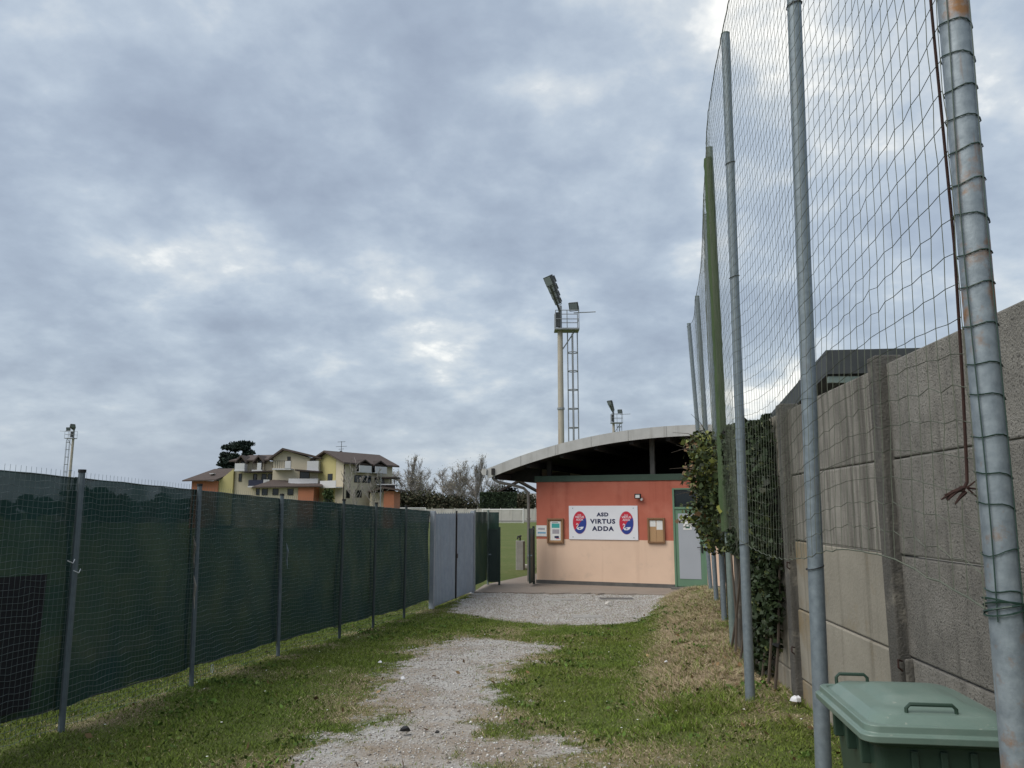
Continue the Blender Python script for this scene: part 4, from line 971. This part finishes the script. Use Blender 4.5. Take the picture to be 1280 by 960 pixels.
for k in range(80):
    hgt = random.uniform(.55, 1.0); rr_ = 4.6 * (1.10 - hgt) ** .36; a = random.uniform(0, 6.283)
    cs.append((ced.x + rr_ * math.cos(a) * random.uniform(.2, .95) - .4, 125 + rr_ * math.sin(a) * .7, pt * hgt - .6, .95, .9, .45))
crown('crown', cs, 190, .26, M['leaf'], t, t.location, [(.018, .030, .024), (.026, .040, .030), (.014, .024, .020)], .6)
MB().tube([(0, 0, 0), (0, 0, pt * .9)], [.3, .1], 8).build('trunk', M['bark'], t)
# trees seen through the cloth at the left
for k, (u, D, top) in enumerate(((-60, 150, 612), (8, 150, 622), (48, 140, 613), (96, 145, 606), (132, 150, 604), (150, 142, 611), (190, 150, 613), (222, 146, 618), (-130, 150, 606), (-200, 150, 615))):
    p = at(u, top, D); labs = ['dark tree beyond the cloth fence, ' + q for q in ('left of frame edge', 'at the far left edge', 'below the leftmost light tower', 'just left of the first fence post', 'just right of the first fence post', 'low and round right of the first post', 'halfway between the first two posts', 'beside the orange annex', 'outside the left edge', 'far outside the left edge')]
    t = thing('round_tree', labs[k], 'tree', (p.x, D, -.2), 0, 'trees behind the cloth fence'); h = p.z
    wq = random.uniform(1.8, 4.2); cs = [(p.x + random.uniform(-wq, wq), D + random.uniform(-1, 1), h * random.uniform(.18, .85) * random.uniform(.7, 1), random.uniform(.7, 1.7), 1.3, h * random.uniform(.10, .2)) for _ in range(16)]
    crown('crown', cs, 200, .4, M['leaf'], t, t.location, [(.022, .034, .020), (.032, .044, .024)])
    MB().tube([(0, 0, 0), (0, 0, h * .6)], [.2, .1], 6).build('trunk', M['bark'], t)

# ================================================================== apartment house
def HX(u, D=100): return at(u, 605, D).x
def HZ(v, D=100): return at(400, v, D).z
hs = thing('apartment_house', 'cream and yellow apartment house with brown gabled roofs and balconies', 'building', (HX(370), 100, 0))
ho = hs.location.copy()
def hb(u0, u1, v0, v1, y0, y1, name, mt, parent=None, zb=None, bevel=0):
    return MB().box(HX(u0) - ho.x, HX(u1) - ho.x, y0 - ho.y, y1 - ho.y, HZ(v1) if zb is None else zb, HZ(v0)).build(name, M[mt], parent or hs)
def hp(poly, y0, y1, name, mt, parent=None):
    return MB().prism([(HX(u) - ho.x, HZ(v)) for u, v in poly], y0 - ho.y, y1 - ho.y).build(name, M[mt], parent or hs)
def window(u0, u1, v0, v1, y, parent=None):
    f = MB(); x0, x1, z0, z1 = HX(u0) - ho.x, HX(u1) - ho.x, HZ(v1), HZ(v0); yy = y - ho.y
    o = f.box(x0 - .06, x0, yy - .05, yy - .002, z0 - .06, z1 + .06).box(x1, x1 + .06, yy - .05, yy - .002, z0 - .06, z1 + .06).box(x0, x1, yy - .05, yy - .002, z1, z1 + .06).box(x0, x1, yy - .08, yy - .002, z0 - .06, z0).build('window', M['hdark'], parent or hs)
    MB().box(x0, x1, yy - .02, yy - .004, z0, z1).build('pane', M['glass_dark'], o)
def balcony(u0, u1, v0, v1, y, mt='hwhite', dep=1.2, solid=True):
    x0, x1, z0, z1 = HX(u0) - ho.x, HX(u1) - ho.x, HZ(v1), HZ(v0); yy = y - ho.y
    o = MB().box(x0 - .05, x1 + .05, yy - dep - .05, yy - .003, z0 - .18, z0).build('balcony', M['hwhite'], hs)
    if solid: MB().box(x0, x1, yy - dep, yy - dep + .08, z0, z1).box(x0, x0 + .08, yy - dep + .08, yy - .01, z0, z1).box(x1 - .08, x1, yy - dep + .08, yy - .01, z0, z1).build('parapet', M[mt], o)
    else:
        MB().box(x0, x1, yy - dep, yy - dep + .05, z1 - .06, z1).build('railing', M['hdark'], o)
        for x in np.linspace(x0, x1, 9): MB().box(x - .02, x + .02, yy - dep, yy - dep + .04, z0, z1 - .06).build('baluster', M['hdark'], o)
    return o
# annex
hb(238, 271, 601, 0, 100.4, 108, 'annex_wall', 'horange', zb=-.2)
hp([(271.2, 657), (271.2, 601), (289, 585.5), (289, 657)], 100.6, 108, 'annex_gable_wall', 'hyellow')
ro = MB().add([(HX(229) - ho.x, -.4, HZ(600.5)), (HX(271) - ho.x, -.4, HZ(599.5)), (HX(291) - ho.x, 4.0, HZ(583)), (HX(252) - ho.x, 4.0, HZ(584)),
               (HX(229) - ho.x, -.4, HZ(602)), (HX(271) - ho.x, -.4, HZ(601)), (HX(291) - ho.x, 4.0, HZ(585.5)), (HX(252) - ho.x, 4.0, HZ(586))],
              [(0, 1, 2, 3), (4, 7, 6, 5), (0, 4, 5, 1), (1, 5, 6, 2), (2, 6, 7, 3), (3, 7, 4, 0)]).build('annex_roof', M['hroof'], hs)
MB().box(HX(257) - ho.x, HX(262) - ho.x, 1.0, 1.9, HZ(592.0), HZ(591)).build('skylight', M['hwhite'], ro)
# left block
hb(289.5, 343, 576, 0, 101, 109, 'wall', 'hcream', zb=-.2)
r1 = MB().add([(HX(283) - ho.x, .3, HZ(575.5)), (HX(346) - ho.x, .3, HZ(573.5)), (HX(350) - ho.x, 5, HZ(564.5)), (HX(294) - ho.x, 5, HZ(565.5)), (HX(283) - ho.x, .3, HZ(577.2)), (HX(346) - ho.x, .3, HZ(575)), (HX(350) - ho.x, 5, HZ(567)), (HX(294) - ho.x, 5, HZ(568))],
              [(0, 1, 2, 3), (4, 7, 6, 5), (0, 4, 5, 1), (1, 5, 6, 2), (2, 6, 7, 3), (3, 7, 4, 0)]).build('roof', M['hroof'], hs)
for u in (300, 322):
    hp([(u - 7, 577), (u, 568.5), (u + 7, 577), (u + 7, 579), (u, 570.8), (u - 7, 579)], 99.7, 103, 'dormer_roof', 'hroof', r1)
    hp([(u - 4.5, 588), (u - 4.5, 576.3), (u, 571.2), (u + 4.5, 576.3), (u + 4.5, 588)], 100.7, 102.5, 'dormer_wall', 'hcream', r1)
    window(u - 2.2, u + 2.2, 575, 587, 100.7)
    balcony(u - 6, u + 6, 579.5, 587.5, 100.7, solid=(u == 300) )
    if u == 322: hb(u - 0, u + 5, 579, 587.5, 99.45, 99.52, 'parapet', 'hwhite')
hb(330.5, 332, 567, 573, 103, 104, 'chimney', 'hroof')
window(295, 298, 592, 601, 101)
hp([(306, 589.5), (343, 588.5), (343, 590), (306, 591)], 99.3, 100.9, 'awning', 'hdark')
for u0, u1 in ((313.5, 317), (324, 329), (332, 336)): window(u0, u1, 592.5, 599.5, 101)
balcony(311, 329, 600, 607.5, 101, 'hnavy'); balcony(329.5, 337, 599.5, 607, 101, 'hwhite')
window(318, 330, 611, 618, 101)
# middle gable block
hp([(342.5, 657), (342.5, 572.5), (356, 563.5), (388, 573), (401, 575), (401, 657)], 99.2, 109, 'wall', 'hcream')
hp([(339, 573.5), (355.5, 561), (404, 572.5), (404, 574.8), (355.5, 563.6), (339, 576)], 98.4, 109, 'roof', 'hroof')
window(360.5, 363.5, 572, 577.5, 99.2); balcony(346, 368, 577, 586.5, 99.2, solid=False); hb(361, 368, 577.5, 586.5, 97.9, 97.98, 'parapet', 'hwhite')
window(391, 394.5, 573.5, 580, 99.2); balcony(388, 402, 577.5, 588, 99.2)
hp([(375, 587.8), (406, 590.2), (406, 592), (375, 589.8)], 97.4, 99.1, 'awning', 'hdark')
window(377, 388, 590, 598, 99.2); balcony(366, 402, 599, 604.5, 99.2)
gr_ = MB().add([(HX(329) - ho.x, -4.2, HZ(609.5)), (HX(414) - ho.x, -4.2, HZ(608.2)), (HX(402) - ho.x, -1.0, HZ(603)), (HX(344) - ho.x, -1.0, HZ(600)), (HX(329) - ho.x, -4.2, HZ(611)), (HX(414) - ho.x, -4.2, HZ(609.8)), (HX(402) - ho.x, -1.0, HZ(605)), (HX(344) - ho.x, -1.0, HZ(602))],
               [(0, 1, 2, 3), (4, 7, 6, 5), (0, 4, 5, 1), (1, 5, 6, 2), (2, 6, 7, 3), (3, 7, 4, 0)]).build('porch_roof', M['hroof'], hs)
hb(336, 383, 610.5, 0, 96.6, 99.1, 'porch_wall', 'hcream', zb=-.2); hb(383.3, 402, 609.8, 0, 96.2, 99.0, 'porch_end_wall', 'horange', zb=-.2)
for u in (339, 352, 370): window(u, u + 6, 612.5, 619, 96.6)
# right block, turned
rb_ = thing('x', None, None); rb_.name = 'turned_wing'
col.objects.unlink(rb_); bpy.data.objects.remove(rb_)
cxw, cyw = HX(437), 96.5; aw = R(35); W1, W2 = 5.6, 8.6
e1 = Vector((-math.cos(aw), math.sin(aw), 0)); e2 = Vector((math.sin(aw), math.cos(aw), 0)); c0 = Vector((cxw, cyw, 0)) - ho
def wp(a, b, z): return tuple(c0 + e1 * a + e2 * b + Vector((0, 0, z)))
ze = HZ(578, 97); zr = HZ(566.2, 99)
MB().add([wp(0, 0, -.2), wp(W1, 0, -.2), wp(W1, W2, -.2), wp(0, W2, -.2), wp(0, 0, ze), wp(W1, 0, ze + .3), wp(W1, W2, ze + .3), wp(0, W2, ze), wp(W1 * .55, 0, zr), wp(W1 * .55, W2, zr)],
         [(0, 1, 5, 8, 4), (0, 4, 7, 3), (3, 7, 9, 6, 2), (2, 6, 5, 1), (4, 8, 9, 7), (5, 6, 9, 8)]).build('wing_wall', M['hcream'], hs)
MB().add([wp(1.5, -.03, -.2), wp(W1 + .02, -.03, -.2), wp(W1 + .02, -.03, ze + .3), wp(W1 * .55, -.03, zr - .1), wp(1.5, -.03, ze + .75), wp(1.5, -.002, -.2), wp(W1 + .02, -.002, -.2), wp(W1 + .02, -.002, ze + .3), wp(W1 * .55, -.002, zr - .1), wp(1.5, -.002, ze + .75)],
         [(0, 1, 2, 3, 4), (9, 8, 7, 6, 5), (0, 5, 6, 1), (1, 6, 7, 2), (2, 7, 8, 3), (3, 8, 9, 4), (4, 9, 5, 0)]).build('gable_face', M['hyellow'], hs)
def rslab(a0, z0, a1, z1, th=.22):
    return [wp(a0, -.7, z0), wp(a0, W2 + .6, z0), wp(a1, W2 + .6, z1), wp(a1, -.7, z1), wp(a0, -.7, z0 + th), wp(a0, W2 + .6, z0 + th), wp(a1, W2 + .6, z1 + th), wp(a1, -.7, z1 + th)]
BF = [(0, 1, 2, 3), (4, 7, 6, 5), (0, 4, 5, 1), (1, 5, 6, 2), (2, 6, 7, 3), (3, 7, 4, 0)]
wr = MB().add(rslab(-.7, ze - .28, W1 * .55, zr + .02), BF).add(rslab(W1 * .55 + .01, zr + .02, W1 + .7, ze + .0), BF).build('wing_roof', M['hroof'], hs)
def wbox(a0, a1, b0, b1, z0, z1, name, mt, parent=None):
    return MB().add([wp(a, b, z) for z in (z0, z1) for b in (b0, b1) for a in (a0, a1)], [(0, 2, 3, 1), (4, 5, 7, 6), (0, 1, 5, 4), (2, 6, 7, 3), (0, 4, 6, 2), (1, 3, 7, 5)]).build(name, M[mt], parent or hs)
def wwin(a0, a1, b0, b1, z0, z1):
    f = wbox(a0, a1, b0, b1, z0, z1, 'window', 'hdark'); return f
zz = lambda v: HZ(v, 97)
def wpane(face, p0, p1, v0, v1):
    if face == 'gable':
        f = wbox(p0 - .07, p1 + .07, -.07, -.032, zz(v1) - .07, zz(v0) + .07, 'window', 'hdark'); wbox(p0, p1, -.085, -.072, zz(v1), zz(v0), 'pane', 'glass_dark', f)
    else:
        f = wbox(-.045, -.003, p0 - .07, p1 + .07, zz(v1) - .07, zz(v0) + .07, 'window', 'hdark'); wbox(-.06, -.047, p0, p1, zz(v1), zz(v0), 'pane', 'glass_dark', f)
wpane('gable', 2.1, 2.85, 592.5, 600); wpane('gable', 2.0, 2.7, 613, 622)
bb = wbox(.15, 3.2, -1.15, -.04, zz(610), zz(609), 'balcony', 'hwhite'); wbox(.2, 3.1, -1.12, -1.05, zz(608.9), zz(601), 'parapet', 'hwhite', bb)
for (p0, p1, v0, v1) in ((1.8, 2.9, 594, 602), (3.2, 4.6, 594, 602), (5.4, 7.0, 596, 603), (.5, 1.0, 613, 622), (2.0, 3.0, 613, 621), (4.4, 5.4, 613, 621)): wpane('side', p0, p1, v0, v1)
for p in (2.6, 5.4):
    bb = wbox(-1.1, -.03, p - 1.1, p + 1.1, zz(590.3), zz(589.4), 'balcony', 'hwhite'); wbox(-1.08, -1.0, p - 1.05, p + 1.05, zz(589.3), zz(581.5), 'parapet', 'hwhite', bb)
    wpane('side', p - .5, p + .5, 580.5, 589)
    dv = [(p - 1.2, zz(579.5)), (p, zz(573.5)), (p + 1.2, zz(579.5)), (p + 1.2, zz(581)), (p, zz(575.2)), (p - 1.2, zz(581))]
    vs_ = [wp(-1.0, b, z) for b, z in dv] + [wp(1.4, b, z) for b, z in dv]
    MB().add(vs_, [(0, 1, 2, 3, 4, 5), (11, 10, 9, 8, 7, 6)] + [(i, 6 + i, 6 + (i + 1) % 6, (i + 1) % 6) for i in range(6)]).build('dormer_roof', M['hdark'], wr)
wbox(-.06, .03, -.06, .03, .2, ze - .3, 'corner_downpipe', 'hdark')
# porch at the right end
hb(470, 496, 596.3, 598, 99.5, 103, 'pergola_roof', 'hdark'); hb(472, 494, 606.5, 614, 99.9, 100.0, 'terrace_railing', 'hdark'); hb(471, 495, 605, 606.3, 99.7, 103, 'terrace_slab', 'hwhite')
for u in (479, 488, 493): hb(u, u + .8, 598.2, 606.4, 99.8, 99.9, 'pergola_post', 'hdark')
hp([(466, 614.5), (484, 609), (505, 612.5), (505, 614.5), (484, 611.5), (466, 616.5)], 96.6, 103, 'porch_roof', 'hroof')
hb(484.5, 497, 614.5, 0, 97.2, 102.5, 'porch_end_wall', 'horange', zb=-.2); hb(466, 484.2, 616.5, 0, 98.2, 102.5, 'porch_wall', 'hcream', zb=-.2)
hb(455.5, 456.6, 600, 0, 93, 93.12, 'flag_post', 'hwhite', zb=0) if False else None
an = thing('roof_aerial', 'thin television aerial on the apartment house roof', 'aerial', (HX(424), 100.5, HZ(567)))
MB().tube([(0, 0, -.6), (0, 0, 1.65)], .035, 5).build('mast', M['flood'], an)
for z, l in ((1.55, .5), (.95, .7), (.6, .35)): MB().tube([(-l, 0, z), (l, 0, z + .05)], .025, 4).build('element', M['flood'], an)
MB().box(-.18, .12, -.1, .1, -.1, .4).build('junction_box', M['flood'], an)
lp = thing('lamp_post', 'thin pale lamp post before the right end of the apartment house', 'lamp post', (HX(476, 92), 92, -.1))
MB().tube([(0, 0, 0), (0, 0, 6.2)], [.07, .045], 6).build('shaft', M['tower'], lp); MB().box(-.35, .1, -.1, .1, 6.2, 6.32).build('lamp_head', M['tower'], lp)
for u, D, h, lab in ((452, 92, 7.6, 'bare tree before the right wing of the apartment house'), (468, 93, 6.2, 'small bare tree by the porch of the apartment house')):
    bare_tree('garden_tree', lab, HX(u, D), D, h, .35, .5, 0, [(.11, .08, .05)], .10, 'bare trees beside the apartment house', 3)
p = at(413, 625, 95); t = thing('shrub', 'small green shrub beside the orange porch wall', 'shrub', (p.x, 95, -.1), 0)
crown('crown', [(p.x + random.uniform(-.5, .5), 95, 2.6 + random.uniform(-.7, 1.5), .7, .6, .7) for _ in range(5)], 150, .2, M['leaf'], t, t.location, [(.04, .065, .025), (.06, .08, .03)])
MB().tube([(0, 0, 0), (0, 0, 2.6)], [.06, .04], 5).build('trunk', M['bark'], t)

# ================================================================== small things on the ground
sp2 = thing('water_post', 'grey concrete tap post beside the paved walkway on the pitch edge', 'post', (.285, 27.6, -.05))
MB().box(-.15, .15, -.12, .12, -.05, 1.0).build('column', M['conc'], sp2, bevel=.02); MB().box(.10, .17, -.135, -.05, -.05, .98).build('side_board', M['bark'], sp2)
MB().tube([(0, 0, 1.0), (0, -.02, 1.12), (-.08, -.1, 1.14), (-.09, -.12, 1.06)], .03, 6).tube([(-.05, 0, 1.15), (.05, 0, 1.17)], .03, 6).build('tap', M['black'], sp2)
wbk = MB().box(-.22, .22, -.12, .12, 0, .13).build('white_block', M['conc_far'], None, bevel=.02); wbk.location = (.62, 28.3, -.05); tag(wbk, 'small pale block lying on grass beside the tap post', 'block')
for k, (x, y, sx_, sy_, mt, lab) in enumerate(((1.1, 18.2, .36, .22, 'conc', 'pale concrete inspection cover set in the gravel left of centre'), (2.41, 18.3, .42, .2, 'plinth', 'dark rusty drain grate set in the gravel near the clubhouse'), (1.41, 14.8, .28, .2, 'conc', 'pale concrete inspection cover at the near edge of the gravel'))):
    o = thing('drain_cover', lab, 'drain cover', (x, y, float(gz(x, y))), 0, 'covers in the gravel')
    MB().box(-sx_, sx_, -sy_, sy_, -.02, .012).build('frame', M['conc'], o, bevel=.004); MB().box(-sx_ + .04, sx_ - .04, -sy_ + .04, sy_ - .04, .012, .018).build('plate', M[mt], o)
def scrap(label, x, y, s, mt, name='paper_scrap', cat='litter'):
    v = []; n = 7
    for r in range(3):
        for k in range(n):
            q = 6.283 * k / n; rad = s * (1, .85, .35)[r] * random.uniform(.6, 1.15); v.append((rad * math.cos(q), rad * .8 * math.sin(q), s * (0, .45, .75)[r] + random.uniform(-.1, .15) * s))
    f = [(r * n + k, r * n + (k + 1) % n, (r + 1) * n + (k + 1) % n, (r + 1) * n + k) for r in range(2) for k in range(n)] + [tuple(14 + k for k in range(n))]
    o = MB().add(v, f).build(name, M[mt], None, fix=True); o.location = (x, y, float(gz(x, y)) + .035); tag(o, label, cat)
scrap('crumpled white paper on the grass near the wall pillar', 2.36, 6.72, .05, 'white')
scrap('small white paper scrap on grass left of the gravel path', -1.15, 8.49, .03, 'white')
scrap('dark scrap lying on the near gravel path', -.83, 6.3, .045, 'black', 'dark_scrap')
scrap('tiny dark scrap right of the larger one on the gravel', -.57, 6.23, .022, 'black', 'dark_scrap')
scrap('small white scrap on the grass left of the path centre', -1.56, 9.5, .025, 'white')
scrap('white scrap on the green strip below the dry bank', 1.70, 8.86, .022, 'white')
scrap('pale broken stone lying on the gravel before the clubhouse', 2.07, 17.0, .09, 'conc_far', 'broken_stone', 'stone')

# ------------------------------------------------------------------ grass, straw, pebbles, daisies
def scatter(n, x0, x1, y0, y1): return rng.uniform(x0, x1, n), rng.uniform(y0, y1, n)
sx1, sy1 = scatter(900000, -5.0, 4.6, 4.3, 20.4)
vis = np.abs(sx1) < .72 * sy1 + .6; sx1, sy1 = sx1[vis], sy1[vis]
gv = m_gravel(sx1, sy1); dr = m_dry(sx1, sy1)
dens = np.clip(1 - 1.35 * gv, .035, 1) * (1 + .25 * dr) * np.clip(1.25 - .04 * sy1, .45, 1)
off_apron = ~((sy1 > 19.2) & (sx1 > -1.0)) & (sx1 < np.interp(sy1, [4.7, 9.1, 9.3, 22], [2.3, 2.6, 4.6, 4.6]))
k = (rng.random(len(sx1)) < dens) & off_apron; sx1, sy1, gv, dr = sx1[k], sy1[k], gv[k], dr[k]
n = len(sx1); cl_ = fbm(sx1, sy1, 2.6, 3); wet = fbm(sx1 + 40, sy1, .7, 3)
straw = rng.random(n) < np.clip(.05 + .85 * dr + .45 * gv + .15 * (wet - .5), 0, .95)
onb = sstep(-1.3, -.6, sx1 - np.interp(sy1, PY, PX)) * (sy1 > 6)
h = rng.uniform(.012, .034, n) * (.45 + 1.1 * cl_) * np.where(straw, 1.0, 1.0) * (1 + 1.3 * onb * (cl_ > .42)); wdt = rng.uniform(.0022, .0042, n) * (1 + .06 * sy1)
ang = rng.uniform(0, 6.283, n); ln_ = rng.uniform(.2, 1.1, n) * h * np.where(straw, 2.4, 1.2); a2 = rng.uniform(0, 6.283, n)
z = gz(sx1, sy1)
B = np.stack([sx1, sy1, z - .004], 1); o1 = np.stack([np.cos(ang) * wdt, np.sin(ang) * wdt, 0 * wdt], 1)
tip = B + np.stack([np.cos(a2) * ln_, np.sin(a2) * ln_, h * np.where(straw, .6, 1)], 1)
V = np.stack([B - o1, B + o1, tip], 1).reshape(-1, 3); F = np.arange(3 * n).reshape(n, 3)
gcol = np.array([.118, .185, .032])[None] * (1 - wet[:, None] * .25) + np.array([.05, .03, .010])[None] * wet[:, None]
scol = pick([(.36, .29, .18), (.28, .215, .13), (.44, .37, .25)], n, .2)
T = np.where(straw[:, None], scol, gcol * (1 + .28 * rng.normal(size=(n, 1)))); T = np.clip(T, .01, .6)
tag(npmesh('grass', V, F, M['grass'], None, np.repeat(T, 3, 0)), 'short patchy green grass and dry straw beside the gravel', 'grass', kind='stuff')

px_, py_ = scatter(230000, -2.4, 4.4, 4.4, 20.2)
gv = m_gravel(px_, py_); k = (rng.random(len(px_)) < np.clip(gv * 1.1 - .15, 0, 1)) & (np.abs(px_) < .72 * py_ + .6) & (py_ < 19.9); px_, py_ = px_[k], py_[k]
n = len(px_); r = rng.lognormal(math.log(.0050), .42, n) * (1 + .022 * py_); r = np.clip(r, .0025, .022)
octv = np.array([(1, 0, 0), (0, 1, 0), (-1, 0, 0), (0, -1, 0), (0, 0, .7), (0, 0, -.5)])
q = rng.uniform(0, 6.283, n); jit = rng.uniform(.6, 1.3, (n, 6, 1))
vv = octv[None] * jit * r[:, None, None]; c_, s_ = np.cos(q)[:, None], np.sin(q)[:, None]
vx = vv[:, :, 0] * c_ - vv[:, :, 1] * s_; vy = vv[:, :, 0] * s_ + vv[:, :, 1] * c_
V = np.stack([vx + px_[:, None], vy + py_[:, None], vv[:, :, 2] + (gz(px_, py_) + r * .25)[:, None]], -1).reshape(-1, 3)
of = np.array([(0, 1, 4), (1, 2, 4), (2, 3, 4), (3, 0, 4), (1, 0, 5), (2, 1, 5), (3, 2, 5), (0, 3, 5)])
F = (of[None] + 6 * np.arange(n)[:, None, None]).reshape(-1, 3)
tag(npmesh('gravel', V, F, M['stone'], None, np.repeat(pick([(.47, .455, .435), (.35, .33, .31), (.55, .54, .525), (.27, .24, .21)], n, .15), 6, 0)), 'loose pale grey gravel on the path and forecourt', 'gravel', kind='stuff')

dx_, dy_ = scatter(46, -3.3, 2.2, 5.4, 12.5); k = m_gravel(dx_, dy_) < .2; dx_, dy_ = dx_[k], dy_[k]
vs_, fs_ = [], []
for x, y in zip(dx_, dy_):
    z = float(gz(x, y)) + .035; b = len(vs_); vs_ += [(x + .009 * math.cos(a), y + .009 * math.sin(a), z + random.uniform(-.002, .002)) for a in np.linspace(0, 5.4, 7)]; fs_.append(tuple(range(b, b + 7)))
tag(MB().add(vs_, fs_).build('daisies', M['daisy'], None, fix=False), 'scattered tiny white daisies in the short grass', 'flowers', kind='stuff')

# fallen leaves, larger stones and weeds
lx_, ly_ = scatter(900, -3.4, 3.8, 4.6, 16); k = rng.random(900) < np.clip(.12 + .8 * sstep(-1.2, .2, lx_ - np.interp(ly_, PY, PX)) + .03 * m_gravel(lx_, ly_), 0, 1)
k &= lx_ < np.interp(ly_, [4.7, 9.1, 9.3, 22], [2.2, 2.5, 4.6, 4.6]); lx_, ly_ = lx_[k], ly_[k]
leaves('fallen_leaves', np.stack([lx_, ly_, gz(lx_, ly_) + .022], 1), rng.uniform(.018, .045, len(lx_)), M['leaf'], None, pick([(.16, .10, .05), (.22, .15, .08), (.10, .065, .04)], len(lx_)))
tag(bpy.data.objects['fallen_leaves'], 'brown fallen leaves strewn on the bank and path', 'leaves', kind='stuff')
WP = []
for q in range(150):
    x = random.uniform(-3.2, 3.4); y = random.uniform(5.0, 15); 
    if float(m_gravel(x, y)) > .2 or x > np.interp(y, [4.7, 9.1, 9.3, 22], [2.2, 2.5, 4.2, 4.2]): continue
    c = random.uniform(.05, .16); m_ = random.randint(14, 40); z = float(gz(x, y))
    WP.append(np.stack([rng.normal(x, c, m_), rng.normal(y, c, m_), z + rng.uniform(.01, .045, m_)], 1))
WP = np.concatenate(WP)
tag(leaves('weeds', WP, rng.uniform(.014, .034, len(WP)), M['leaf'], None, pick([(.085, .145, .03), (.07, .12, .025), (.10, .14, .035)], len(WP))), 'low clover and weeds growing in clumps in the grass', 'weeds', kind='stuff')
